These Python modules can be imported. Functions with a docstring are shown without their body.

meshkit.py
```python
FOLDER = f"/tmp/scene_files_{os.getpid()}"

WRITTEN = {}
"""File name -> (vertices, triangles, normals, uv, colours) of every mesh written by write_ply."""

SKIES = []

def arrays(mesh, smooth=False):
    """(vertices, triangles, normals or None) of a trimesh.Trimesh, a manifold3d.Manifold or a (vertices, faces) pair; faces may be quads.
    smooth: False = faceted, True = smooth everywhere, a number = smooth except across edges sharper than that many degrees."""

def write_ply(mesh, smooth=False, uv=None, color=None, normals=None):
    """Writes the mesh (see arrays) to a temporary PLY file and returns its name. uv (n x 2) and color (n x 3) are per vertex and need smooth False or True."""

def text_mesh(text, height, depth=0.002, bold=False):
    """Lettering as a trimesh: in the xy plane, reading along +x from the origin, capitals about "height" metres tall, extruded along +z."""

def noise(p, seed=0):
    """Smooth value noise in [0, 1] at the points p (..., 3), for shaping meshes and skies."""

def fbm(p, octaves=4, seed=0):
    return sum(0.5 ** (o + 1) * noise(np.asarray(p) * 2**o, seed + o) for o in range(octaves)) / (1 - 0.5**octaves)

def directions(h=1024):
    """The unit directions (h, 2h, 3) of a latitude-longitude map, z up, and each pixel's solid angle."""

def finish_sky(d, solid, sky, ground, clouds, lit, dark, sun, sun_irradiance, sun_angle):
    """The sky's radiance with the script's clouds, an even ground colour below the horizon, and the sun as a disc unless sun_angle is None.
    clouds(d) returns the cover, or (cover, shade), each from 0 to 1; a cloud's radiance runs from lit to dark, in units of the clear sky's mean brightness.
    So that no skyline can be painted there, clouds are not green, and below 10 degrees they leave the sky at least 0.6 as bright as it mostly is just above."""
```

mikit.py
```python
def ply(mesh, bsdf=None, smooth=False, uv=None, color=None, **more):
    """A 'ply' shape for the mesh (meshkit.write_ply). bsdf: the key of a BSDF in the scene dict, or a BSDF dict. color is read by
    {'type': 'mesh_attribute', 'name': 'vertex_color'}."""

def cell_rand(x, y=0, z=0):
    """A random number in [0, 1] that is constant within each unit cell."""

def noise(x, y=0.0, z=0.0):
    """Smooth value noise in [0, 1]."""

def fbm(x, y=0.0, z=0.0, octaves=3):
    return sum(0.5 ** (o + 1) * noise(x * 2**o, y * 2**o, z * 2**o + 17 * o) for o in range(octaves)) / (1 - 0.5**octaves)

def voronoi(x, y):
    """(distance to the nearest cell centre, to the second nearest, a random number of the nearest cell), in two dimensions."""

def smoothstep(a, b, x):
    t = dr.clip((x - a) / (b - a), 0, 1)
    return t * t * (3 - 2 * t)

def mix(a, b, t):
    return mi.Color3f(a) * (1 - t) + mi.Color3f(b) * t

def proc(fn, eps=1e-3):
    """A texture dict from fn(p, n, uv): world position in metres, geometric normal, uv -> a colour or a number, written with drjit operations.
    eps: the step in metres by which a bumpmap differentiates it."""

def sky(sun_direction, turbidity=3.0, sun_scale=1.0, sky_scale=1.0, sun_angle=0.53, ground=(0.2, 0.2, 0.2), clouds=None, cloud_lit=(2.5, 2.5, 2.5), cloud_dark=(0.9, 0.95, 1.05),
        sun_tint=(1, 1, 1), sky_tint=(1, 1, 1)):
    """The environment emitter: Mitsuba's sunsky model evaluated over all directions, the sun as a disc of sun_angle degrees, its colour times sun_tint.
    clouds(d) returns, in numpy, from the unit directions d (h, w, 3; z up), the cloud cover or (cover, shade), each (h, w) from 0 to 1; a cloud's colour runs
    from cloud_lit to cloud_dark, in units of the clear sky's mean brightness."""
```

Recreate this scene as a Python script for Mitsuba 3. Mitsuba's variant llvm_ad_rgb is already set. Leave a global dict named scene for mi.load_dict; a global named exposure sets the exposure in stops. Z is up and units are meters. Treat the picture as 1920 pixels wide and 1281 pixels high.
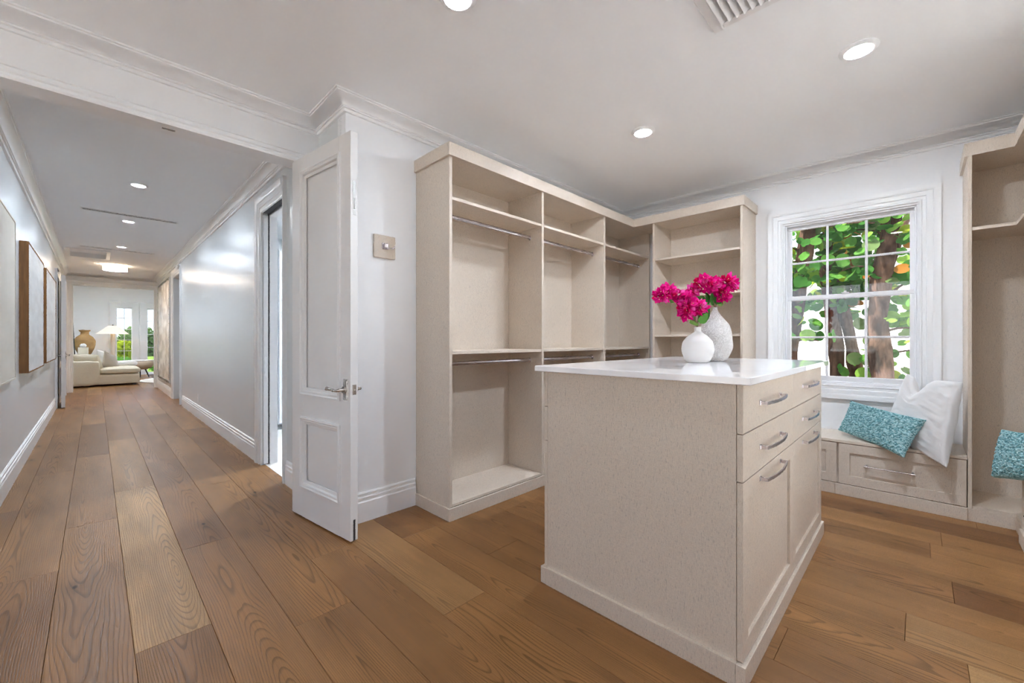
import math, random
import numpy as np
import trimesh
import drjit as dr
import mitsuba as mi
import mikit
import meshkit
from mikit import noise, fbm, voronoi, cell_rand, smoothstep, mix, proc
from shapely.geometry import Polygon

T = mi.ScalarTransform4f
scene, labels = {}, {}
PI = math.pi
rng = np.random.default_rng(7)

# ------------------------------------------------------------------ camera, sky, sun, exposure
FOCAL, HORIZON, EYE = 772.64, 638.9, 1.19            # in pixels of the 1920 x 1281 frame; metres
YAW = math.radians(44.6835)                            # x runs into the room to the window wall, y down the hall
scene['camera'] = {'type': 'perspective', 'fov': 2 * math.degrees(math.atan(960 / FOCAL)), 'fov_axis': 'x', 'near_clip': 0.02, 'far_clip': 500.0,
                   'principal_point_offset_y': (640.5 - HORIZON) / 1281,
                   'to_world': T().look_at(origin=[0, 0, EYE], target=[math.cos(YAW), math.sin(YAW), EYE], up=[0, 0, 1])}
exposure = 0.30
scene['sky'] = mikit.sky((-0.35, 0.42, 0.84), turbidity=3.0, sun_scale=8.0, sky_scale=8.0, sky_tint=(1.0, 1.0, 0.98), sun_tint=(0.87, 0.98, 1.15), ground=(0.30, 0.30, 0.27),
                         clouds=lambda d: np.clip(0.35 + (meshkit.fbm(d * [3, 3, 7], 4, 3) - 0.5) * 2.5, 0.15, 0.8))
LAMP = 280.0                                            # radiance of a recessed lamp's lens

# ------------------------------------------------------------------ helpers
def tag(key, label=None, cat=None, group=None, kind=None):
    d = {}
    if label: d['label'] = label
    if cat: d['category'] = cat
    if group: d['group'] = group
    if kind: d['kind'] = kind
    labels[key] = {**labels.get(key, {}), **d}

def num(key):
    if key not in scene and key not in labels and not any(k.startswith(key + '__') for k in scene): return key
    i = 1
    while f'{key}_{i:03d}' in scene or f'{key}_{i:03d}' in labels: i += 1
    return f'{key}_{i:03d}'

def add(key, mesh, bsdf, smooth=False, **more):
    key = num(key)
    scene[key] = mikit.ply(mesh, bsdf, smooth, **more)
    return key

def put(key, shape, m):
    key = num(key)
    scene[key] = {**shape, 'to_world': m}
    return key

def thing(key, label, cat, group=None, kind=None):
    key = num(key)
    tag(key, label, cat, group, kind)
    return key

def struct(key, mesh, bsdf, smooth=False, label=None):
    key = add(key, mesh, bsdf, smooth)
    if '__' not in key: tag(key, label, None, None, 'structure')
    return key

def join(ms): return trimesh.util.concatenate(ms)

def box(x0, x1, y0, y1, z0, z1, c=0.0):
    x0, x1, y0, y1, z0, z1 = min(x0, x1), max(x0, x1), min(y0, y1), max(y0, y1), min(z0, z1), max(z0, z1)
    if c <= 0:
        m = trimesh.creation.box((x1 - x0, y1 - y0, z1 - z0))
        m.apply_translation(((x0 + x1) / 2, (y0 + y1) / 2, (z0 + z1) / 2))
        return m
    c = min(c, (x1 - x0) * .45, (y1 - y0) * .45, (z1 - z0) * .45)
    P = []
    for x, sx in ((x0, 1), (x1, -1)):
        for y, sy in ((y0, 1), (y1, -1)):
            for z, sz in ((z0, 1), (z1, -1)):
                P += [(x, y + sy * c, z + sz * c), (x + sx * c, y, z + sz * c), (x + sx * c, y + sy * c, z)]
    return trimesh.Trimesh(np.array(P), process=False).convex_hull

def sweep(profile, pts, up, closed=False):
    """profile [(d, h)]: d to the left of the path (up x t), h along up; mitred at the corners."""
    pts, up = [np.array(p, float) for p in pts], np.array(up, float)
    n, pr = len(pts), np.array(profile, float)
    segs = [pts[(i + 1) % n] - pts[i] for i in range(n if closed else n - 1)]
    lefts = [np.cross(up, s / np.linalg.norm(s)) for s in segs]
    rings = []
    for i in range(n):
        a = lefts[(i - 1) % len(segs)] if (closed or i > 0) else lefts[0]
        b = lefts[i % len(segs)] if (closed or i < n - 1) else lefts[-1]
        m = (a + b) / (1 + a @ b)
        rings.append(pts[i] + pr[:, :1] * m + pr[:, 1:] * up)
    V, k, F = np.vstack(rings), len(pr), []
    for i in range(n if closed else n - 1):
        j = (i + 1) % n
        for q in range(k):
            r = (q + 1) % k
            F += [(i * k + q, j * k + q, j * k + r), (i * k + q, j * k + r, i * k + r)]
    if not closed:
        v2, f2 = trimesh.creation.triangulate_polygon(Polygon(pr), engine='earcut')
        idx = [int(np.argmin(np.linalg.norm(pr - v, axis=1))) for v in v2]
        for t in f2:
            F += [(idx[t[0]], idx[t[1]], idx[t[2]]), ((n - 1) * k + idx[t[2]], (n - 1) * k + idx[t[1]], (n - 1) * k + idx[t[0]])]
    m = trimesh.Trimesh(V, np.array(F), process=False)
    return m

def tube(pts, rad, sides=8, caps=True, flat=1.0, upv=(0, 0, 1)):
    p = np.array(pts, float)
    rad = np.broadcast_to(np.asarray(rad, float), (len(p),))
    t = np.gradient(p, axis=0); t /= np.linalg.norm(t, axis=1, keepdims=True) + 1e-12
    a = np.cross(t, np.array(upv, float))
    bad = np.linalg.norm(a, axis=1) < 1e-3
    a[bad] = np.cross(t[bad], [1, 0.01, 0])
    a /= np.linalg.norm(a, axis=1, keepdims=True)
    b = np.cross(a, t)
    ang = (np.arange(sides) + .5) * 2 * PI / sides
    V = (p[:, None] + rad[:, None, None] * (np.cos(ang)[None, :, None] * a[:, None] + flat * np.sin(ang)[None, :, None] * b[:, None])).reshape(-1, 3)
    F = []
    for i in range(len(p) - 1):
        for j in range(sides):
            k = (j + 1) % sides
            F += [(i * sides + j, i * sides + k, (i + 1) * sides + k), (i * sides + j, (i + 1) * sides + k, (i + 1) * sides + j)]
    if caps:
        V = np.vstack([V, p[0], p[-1]]); e = (len(p) - 1) * sides
        for j in range(sides):
            k = (j + 1) % sides
            F += [(len(V) - 2, k, j), (len(V) - 1, e + j, e + k)]
    return trimesh.Trimesh(V, np.array(F), process=False)

def lathe(prof, at=(0, 0, 0), n=48):
    m = trimesh.creation.revolve(np.array(prof, float), sections=n)
    if m.volume < 0: m.invert()
    m.apply_translation(at)
    return m

def walls_with_holes(x0, x1, z0, z1, holes, map3, thick):
    """A wall in the (a, z) plane with rectangular holes; map3(a, z, depth) -> point; boxes joined into one mesh."""
    xs = sorted({x0, x1, *[h[0] for h in holes], *[h[1] for h in holes]})
    zs = sorted({z0, z1, *[h[2] for h in holes], *[h[3] for h in holes]})
    out = []
    for i in range(len(xs) - 1):
        run = None
        for j in range(len(zs) - 1):
            cx, cz = (xs[i] + xs[i + 1]) / 2, (zs[j] + zs[j + 1]) / 2
            solid = not any(h[0] < cx < h[1] and h[2] < cz < h[3] for h in holes)
            if solid: run = (run[0], zs[j + 1]) if run else (zs[j], zs[j + 1])
            if run and (not solid or j == len(zs) - 2):
                p, q = map3(xs[i], run[0], 0), map3(xs[i + 1], run[1], thick)
                out.append(box(p[0], q[0], p[1], q[1], p[2], q[2])); run = None
    return join(out)

# ------------------------------------------------------------------ materials
def rgb(*c): return {'type': 'rgb', 'value': [float(x) for x in c]}
def two(b): return {'type': 'twosided', 'bsdf': b}
def plain(name, c, rough=0.5, spec=0.5, metal=0.0, **kw):
    scene[name] = two({'type': 'principled', 'base_color': rgb(*c), 'roughness': rough, 'specular': spec, 'metallic': metal, **kw})
plain('paint_wall', (0.845, 0.86, 0.875), 0.42)
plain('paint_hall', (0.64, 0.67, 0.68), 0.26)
plain('paint_ceiling', (0.88, 0.90, 0.92), 0.75, 0.3)
plain('paint_trim', (0.855, 0.87, 0.88), 0.32)
plain('paint_door', (0.76, 0.755, 0.745), 0.36)
plain('sash_white', (0.82, 0.83, 0.85), 0.34)
scene['chrome'] = two({'type': 'roughconductor', 'material': 'Cr', 'alpha': 0.08})
scene['nickel'] = two({'type': 'roughconductor', 'eta': rgb(1.9, 1.75, 1.5), 'k': rgb(3.6, 3.3, 2.9), 'alpha': 0.16})
scene['steel'] = two({'type': 'roughconductor', 'eta': rgb(2.4, 2.3, 2.2), 'k': rgb(3.2, 3.2, 3.1), 'alpha': 0.22})
plain('dark_slot', (0.03, 0.03, 0.03), 0.7)
plain('black_metal', (0.025, 0.025, 0.025), 0.4)
plain('plastic_white', (0.82, 0.82, 0.82), 0.35)
scene['quartz'] = two({'type': 'plastic', 'diffuse_reflectance': proc(lambda p, n, uv: mix((0.93, 0.93, 0.935), (0.89, 0.89, 0.90), smoothstep(.45, .7, fbm(p.x * 5, p.y * 5, p.z * 5)))), 'int_ior': 1.6})

def laminate(p, n, uv):
    """linen-look laminate: short upright fibres over a fine weave"""
    a = p.x + p.y
    horiz = smoothstep(.6, .8, dr.abs(n.z))
    u, v = dr.lerp(a, p.y, horiz), dr.lerp(p.z, p.x, horiz)
    fib = noise(u * 700, v * 110, 3) * .5 + noise(u * 1500, v * 300, 5) * .5
    weft = noise(u * 200, v * 1200, 9)
    slub = smoothstep(.74, .92, noise(u * 520, v * 85, 13))
    t = .86 + .18 * (fib - .5) + .12 * (weft - .5) - .15 * slub
    return mi.Color3f(0.70, 0.605, 0.505) * t
scene['laminate'] = two({'type': 'principled', 'base_color': proc(laminate), 'roughness': 0.42, 'specular': 0.5})
plain('laminate_edge', (0.66, 0.60, 0.51), 0.4)

def oak_parts(uv):
    idn = dr.floor(uv.x * .5)
    x = uv.x - 2 * idn - .119
    r = [cell_rand(idn, k) for k in range(1, 7)]
    tone = dr.floor(uv.y * .25 + 1e-4)
    along = uv.y - 4 * tone
    y = along + 10 * r[3] + 17 * cell_rand(idn, 9)
    wx = x - (r[0] - .5) * .15 + .030 * (fbm(x * 7, y * 1.6, idn) - .5)
    dd = .012 + .075 * r[1] + (r[2] - .5) * .11 * (along - 1.1) + .07 * (noise(y * .95, idn * 7) - .5) + .016 * (noise(x * 22, y * 3.2, idn) - .5)
    rad = dr.sqrt(wx * wx + dd * dd) * (105 + 60 * r[4])
    f = rad - dr.floor(rad)
    line = smoothstep(.55, .9, f) * (1 - smoothstep(.93, 1.0, f))
    fibre = noise(x * 620, y * 9, idn)
    kx, ky = (r[4] - .5) * .16, .3 + 1.6 * r[5]
    kd = dr.sqrt(dr.square((x - kx) * 2.2) + dr.square(along - ky))
    knot = (1 - smoothstep(.008, .03, kd)) * dr.select(r[1] > .55, 1., 0.) + .35 * (1 - smoothstep(.02, .14, kd)) * dr.select(r[1] > .4, 1., 0.)
    cloud = fbm(x * 9, y * 1.8, idn + 3)
    return tone * .1, line, fibre, knot, cloud
def oak(p, n, uv):
    tone, line, fibre, knot, cloud = oak_parts(uv)
    base = mix(mix((0.140, 0.060, 0.020), (0.245, 0.120, 0.043), smoothstep(.05, .75, tone)), (0.37, 0.212, 0.088), smoothstep(.70, .95, tone))
    return base * ((.76 + .48 * cloud) * (.84 + .32 * fibre) * (1 - .38 * line) * (1 - .62 * knot))
def oak_height(p, n, uv):
    tone, line, fibre, knot, cloud = oak_parts(uv)
    return -.6 * line - .35 * smoothstep(.55, .8, fibre)
scene['oak'] = two({'type': 'bumpmap', 'arbitrary': proc(oak_height, eps=8e-4), 'scale': 0.0006,
                    'bsdf': {'type': 'principled', 'base_color': proc(oak), 'roughness': 0.38, 'specular': 0.24}})
plain('subfloor', (0.06, 0.035, 0.02), 0.8)
scene['pane'] = {'type': 'thindielectric', 'int_ior': 1.5}
scene['lamp_lens'] = two({'type': 'diffuse', 'reflectance': rgb(.8, .8, .8)})
plain('leaf_shade', (0.10, 0.22, 0.07), .4)

# ------------------------------------------------------------------ sizes of the place (metres)
XH, XL, YB, XW, YR, CEIL = 1.125, -0.498, 2.61, 4.51, -0.85, 2.745     # hall right, hall left, closet wall, window wall, right wall
YHEAD, YEND, YFAR = 3.06, 13.82, 19.4                                  # header, end of the hall, far wall of the living room
TH = 0.12
XB = -2.30                                                              # rear wall, behind the camera

# ------------------------------------------------------------------ floor: planks along y
def build_floor():
    W, X0 = 0.2388, 0.105
    known = {-3: 4.50, -2: 3.17, -1: 3.83, 0: 2.118, 1: 2.975, 2: 1.845, 3: 2.354, 4: 1.4645, 5: 2.21, 6: 1.705, 7: .387, 9: .042, 11: -.113, 14: -.093}
    r = np.random.default_rng(11)
    slab = join([box(XB - .1, XW + .1, YR - .1, YHEAD, -.14, -.016), box(XL - .1, XH + .2, YB, YEND, -.14, -.016), box(-4.2, 5.2, YEND - .05, YFAR + .2, -.14, -.016)])
    struct('floor', slab, 'subfloor', label='wide oak plank floor of the dressing room and hall')
    i, g = 0, .0006
    def plank(x0, x1, y0, y1, row):
        nonlocal i
        c, zt = .0010, float(r.uniform(-.0003, .0003))
        V = [(x0, y0, -.015), (x1, y0, -.015), (x1, y1, -.015), (x0, y1, -.015),
             (x0, y0, zt - c), (x1, y0, zt - c), (x1, y1, zt - c), (x0, y1, zt - c),
             (x0 + c, y0 + c, zt), (x1 - c, y0 + c, zt), (x1 - c, y1 - c, zt), (x0 + c, y1 - c, zt)]
        V = np.array(V)
        F = [(8, 9, 10), (8, 10, 11)]
        for a in range(4):
            b = (a + 1) % 4
            F += [(4 + a, 4 + b, 8 + b), (4 + a, 8 + b, 8 + a), (a, b, 4 + b), (a, 4 + b, 4 + a)]
        mid = .56
        tone = int(np.clip(round(10 * float(r.normal(mid, .15))), 0, 10))
        uv = np.stack([V[:, 0] - (X0 + row * W) + 2 * (i + 1), V[:, 1] - y0 + 4 * tone], 1)      # u: plank number, v: its tone
        scene[num('floor__plank')] = mikit.ply(trimesh.Trimesh(V, np.array(F), process=False), 'oak', False, uv=uv)
        i += 1
    for row in range(-10, 19):
        x0, x1 = X0 + row * W + g, X0 + (row + 1) * W - g
        x0c, x1c = max(x0, XB if row < -3 else (XL - .02 if row > -3 else x0)), min(x1, XW + .03)
        if x1c - x0c < .02: continue
        xm = (x0 + x1) / 2
        yhi = YB + .03 if xm > XH + .15 else (YHEAD if row < -3 else YFAR - .02)
        ylo = YR
        L = 2.30
        j0 = known.get(row, float(r.uniform(-.5, 1.8)))
        ys = [j0]
        while ys[-1] < yhi: ys.append(ys[-1] + L + float(r.uniform(-.1, .1)))
        while ys[0] > ylo: ys.insert(0, ys[0] - L)
        for a, b in zip(ys[:-1], ys[1:]):
            a, b = max(a, ylo), min(b, yhi)
            if b - a > .03: plank(x0c, x1c, a + g, b - g, row)
    for row in list(range(-9, -3)) + list(range(6, 13)):          # the living room beyond the hall's end
        x0, x1 = X0 + row * W + g, X0 + (row + 1) * W - g
        y = YEND + .02
        e = y + float(r.uniform(.5, 2.3))
        while y < YFAR - .05:
            plank(x0, x1, y + g, min(e, YFAR - .02) - g, row)
            y, e = e, e + 2.3
build_floor()

# ------------------------------------------------------------------ walls, ceilings
def on_y(Y, s=1): return lambda a, z, d: (a, Y + s * d, z)
def on_x(X, s=1): return lambda a, z, d: (X + s * d, a, z)
WIN = (0.0, 0.905, 0.81, 2.27)                                           # window_1 opening (y0, y1, z0, z1)
WIN3 = (-0.55, 2.30, 0.35, 2.45)                                          # unseen rear-wall opening added for fill daylight (y0, y1, z0, z1), behind the camera
WIN2 = (1.5, 3.04, 0.46, 2.45)                                            # right-wall opening added to let in daylight (x0, x1, z0, z1), outside the frame
POCKET = (3.83, 4.47, -.02, 2.42)
FARDOOR = (9.90, 10.80, -.02, 2.46)
LEFTDOOR = (10.86, 11.66, -.02, 2.36)
struct('wall_back', box(XH, XW + TH, YB, YB + TH, -.015, 3.0), 'paint_wall', label='white wall behind the open hanging closet')
struct('wall_window', walls_with_holes(YR - TH, YB, -.015, 3.0, [WIN], on_x(XW), .16), 'paint_wall', label='white wall that holds the double-hung window')
struct('wall_right', walls_with_holes(XB - TH, XW, -.015, 3.0, [WIN2], on_y(YR, -1), TH), 'paint_wall', label='white wall on the right side of the dressing room')
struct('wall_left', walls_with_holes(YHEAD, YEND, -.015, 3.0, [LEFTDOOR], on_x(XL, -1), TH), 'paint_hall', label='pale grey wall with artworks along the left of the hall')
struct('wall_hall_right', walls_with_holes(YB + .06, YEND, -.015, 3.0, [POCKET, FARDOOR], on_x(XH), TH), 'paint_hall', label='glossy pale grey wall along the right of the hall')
ENDOPEN = (-.36, 1.05, -.02, 2.47)
struct('wall_end', walls_with_holes(-4.2, 5.2, -.015, 3.2, [ENDOPEN], on_y(YEND), .14), 'paint_wall', label='wall with the wide opening at the far end of the hall')
struct('wall_rear', walls_with_holes(YR, YHEAD, -.015, 3.0, [WIN3], on_x(XB, -1), TH), 'paint_wall', label='white rear wall of the dressing room with an added wide window')
struct('wall_header_side', box(XB - TH, XL, YHEAD, YHEAD + .13, -.015, 3.0), 'paint_wall', label='white wall left of the opening to the hall')
struct('wall_header', box(XL, XH + .02, YHEAD, YHEAD + .13, 2.42, CEIL + .02), 'paint_trim', label='white header beam over the wide opening to the hall')
struct('ceiling', box(XB - .1, XW + .2, YR - .1, YHEAD + .06, CEIL, CEIL + .12), 'paint_ceiling', label='smooth white ceiling of the dressing room')
HATCH = (-.37, .19, 10.02, 11.02)
struct('ceiling_hall', join([box(XL - .1, XH + .2, YHEAD + .06, HATCH[2], CEIL, CEIL + .12), box(XL - .1, XH + .2, HATCH[3], YEND + .02, CEIL, CEIL + .12),
                            box(XL - .1, HATCH[0], HATCH[2], HATCH[3], CEIL, CEIL + .12), box(HATCH[1], XH + .2, HATCH[2], HATCH[3], CEIL, CEIL + .12)]), 'paint_ceiling', label='white ceiling of the long hall')
struct('roof', join([box(XB - .3, XW + .5, YR - .4, 8.0, 3.0, 3.1), box(XL - .3, 3.6, 8.0, YEND + .2, 3.0, 3.1)]), 'paint_ceiling', label='flat roof slab over the house')

CROWN = [(0, 0), (.100, 0), (.100, -.010), (.092, -.012), (.090, -.020), (.080, -.023), (.066, -.030), (.053, -.041), (.043, -.054), (.037, -.066),
         (.030, -.068), (.030, -.076), (.020, -.079), (.016, -.086), (.016, -.095), (0, -.095)]
BASE = [(0, 0), (.020, 0), (.020, .128), (.014, .136), (.014, .150), (.018, .153), (.018, .159), (.010, .164), (.010, .176), (.013, .179), (.013, .185), (.005, .192), (0, .194)]
up = (0, 0, 1)
room_loop = [(XB, YR, CEIL), (XW, YR, CEIL), (XW, YB, CEIL), (XH, YB, CEIL), (XH, YHEAD, CEIL), (XB, YHEAD, CEIL)]
struct('trim_1', sweep(CROWN, room_loop, up, True), 'paint_trim', 35, 'white crown moulding around the dressing room ceiling')
struct('trim_2', sweep(CROWN, [(XL, YHEAD + .13, CEIL), (XH, YHEAD + .13, CEIL), (XH, YEND, CEIL), (XL, YEND, CEIL)], up, True), 'paint_trim', 35, 'white crown moulding along the hall ceiling')
def base(key, a, b, label):
    struct(key, sweep(BASE, [(*a, 0), (*b, 0)], up), 'paint_trim', 35, label)
base('baseboard_back', (1.632, YB), (XH, YB), 'tall white baseboard between the open door and the closet')
base('baseboard_left', (XL, 10.74), (XL, YHEAD), 'tall white baseboard along the left of the hall')
base('baseboard_hall_right', (XH, 4.628), (XH, 9.56), 'long tall white baseboard along the right of the hall')
base('baseboard_hall_near', (XH, YB), (XH, 3.745), 'short white baseboard between pocket doorway and dressing room')
base('baseboard_hall_far', (XH, 10.98), (XH, YEND), 'short white baseboard under the tall pearly art panel')

# casings: profile across the width, thickness along the wall's normal
CAS = [(0, 0), (0, .016), (.010, .018), (.016, .013), (.034, .013), (.040, .019), (.074, .019), (.080, .026), (.095, .030), (.118, .032), (.118, 0)]
def around(prof, pts, normal, closed=False, scale=1.0):
    """a casing whose width runs outwards from the opening that the path goes round"""
    p = np.array(pts, float)
    left = np.cross(np.array(normal, float), p[1] - p[0])
    s = -1 if left @ (p.mean(0) - (p[0] + p[1]) / 2) > 0 else 1
    return sweep([(s * d * scale, h) for d, h in prof], pts, normal, closed)
def casing_path(pts, normal, scale=1.0): return around(CAS, pts, normal, False, scale)

struct('trim_3', sweep([(0, 0), (0, .018), (.012, .022), (.018, .012), (.030, .012), (.036, .020), (.046, .020), (.050, .012), (.060, .012), (.064, .020), (.074, .020), (.076, 0)], [(XL, YHEAD, 2.42), (XH, YHEAD, 2.42)], (0, -1, 0)), 'paint_trim', 35, 'narrow stepped casing along the lower edge of the header')
# pocket doorway in the hall's right wall
def one_side(w, pts): return sweep([(-d * w / .118, h) for d, h in CAS], pts, (-1, 0, 0))
struct('trim_4', join([one_side(.155, [(XH, 3.83, 2.41), (XH, 4.47, 2.41), (XH, 4.47, 0)]), one_side(.072, [(XH, 3.83, 0), (XH, 3.83, 2.565)])]), 'paint_trim', 35, 'white casing around the pocket doorway in the hall')
struct('trim_5', join([box(XH + .056, XH + .125, 4.452, 4.469, 0, 2.42), box(XH + .001, XH + .125, 3.831, 3.846, 0, 2.42), box(XH + .056, XH + .125, 3.846, 4.452, 2.39, 2.419)]), 'paint_trim', label='white jamb lining of the pocket doorway')
struct('trim_6', casing_path([(XH, 10.80, 0), (XH, 10.80, 2.46), (XH, 9.90, 2.46), (XH, 9.90, 0)], (-1, 0, 0), 1.3), 'paint_trim', 35, 'white casing around the far doorway on the right of the hall')
struct('trim_7', casing_path([(1.05, YEND, 0), (1.05, YEND, 2.47), (-.36, YEND, 2.47), (-.36, YEND, 0)], (0, -1, 0), .9), 'paint_trim', 35, 'wide white casing around the opening at the hall end')
struct('trim_8', casing_path([(XL, LEFTDOOR[0], 0), (XL, LEFTDOOR[0], 2.36), (XL, LEFTDOOR[1], 2.36), (XL, LEFTDOOR[1], 0)], (1, 0, 0), .9), 'paint_trim', 35, 'white casing around the doorway on the left of the hall')

# room behind the pocket doorway, closets behind the far doorways
struct('wall_bathroom', join([box(1.13, 3.2, 7.0, 7.1, -.02, 2.9), box(3.1, 3.2, 2.73, 7.0, -.02, 2.9)]), 'paint_wall', label='bright white walls of the room behind the pocket doorway')
struct('floor_bathroom', box(XH + .02, 3.2, 2.73, 7.0, -.10, .004), 'plastic_white', label='glossy white floor of the room behind the pocket doorway')
struct('ceiling_bathroom', box(XH + TH, 3.2, 2.73, 7.0, 2.745, 2.85), 'paint_ceiling', label='white ceiling of the room behind the pocket doorway')
struct('wall_recess', join([box(XH + TH, 1.95, 10.80, 10.9, -.02, 2.8), box(1.85, 1.95, 9.7, 10.9, -.02, 2.8), box(XH + TH, 1.95, 9.7, 9.9, -.02, 2.8), box(XH + TH, 1.95, 9.7, 10.9, 2.7, 2.8), box(XH + .1, 1.95, 9.7, 10.9, -.1, 0)]), 'paint_wall', label='shallow recess behind the far doorway on the right')
struct('wall_store', join([box(-1.5, XL - TH, 11.70, 11.8, -.02, 2.8), box(-1.6, -1.5, 10.7, 11.8, -.02, 2.8), box(-1.5, XL - TH, 10.7, 10.82, -.02, 2.8), box(-1.6, XL - TH, 10.7, 11.8, 2.7, 2.8), box(-1.6, XL - .1, 10.7, 11.8, -.1, 0)]), 'paint_wall', label='dim store room behind the doorway on the left')

# ------------------------------------------------------------------ recessed lamps
def downlight(x, y, label, group=None, r=.062, power=1.0, z=CEIL):
    t = thing('downlight', label, 'ceiling light', group or 'recessed ceiling lights')
    k = add(t + '__lens', lathe([(0, 0), (r, 0), (r, .004), (0, .004)], (x, y, z - .012), 24), 'lamp_lens')
    disk = trimesh.creation.cylinder(r * .98, .002, sections=28); disk.apply_translation((x, y, z - .0135))
    scene[k] = mikit.ply(disk, 'lamp_lens', emitter={'type': 'area', 'radiance': rgb(LAMP * .88 * power, LAMP * .99 * power, LAMP * 1.14 * power)})
    ring = lathe([(r, -.012), (r * 1.12, -.012), (r * 1.38, -.003), (r * 1.38, .001), (r, .001), (r, -.012)], (x, y, z), 36)
    add(t + '__trim_ring', ring, 'paint_ceiling', 40)
downlight(2.865, .231, 'round recessed ceiling light nearest the window, right of the vent', None, .062, 2.9)
downlight(2.865, 1.462, 'round recessed ceiling light above the middle of the island', None, .062, 1.6)
downlight(1.152, 1.485, 'round recessed ceiling light cut by the top edge of the photo', None, .062, .40)
downlight(1.152, .231, 'round recessed ceiling light over the near end of the room', None, .062, .40)
downlight(.303, 5.53, 'nearest of the three round recessed lights in the hall ceiling', None, .055, 1.75)
downlight(.303, 7.3, 'second round recessed light in the hall, behind the nearer slot diffuser', None, .055, 1.75)
downlight(.303, 9.36, 'farthest round recessed light in the hall, in front of the far slot', None, .055, 1.75)
downlight(2.2, 4.6, 'round recessed light in the ceiling of the white bathroom', None, .07, 4.5)
downlight(1.0, 16.2, 'round recessed light in the living room ceiling', None, .08, 2.4, 3.0)
downlight(-1.0, 16.2, 'round recessed light over the living room sofa', None, .08, 2.4, 3.0)

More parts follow.
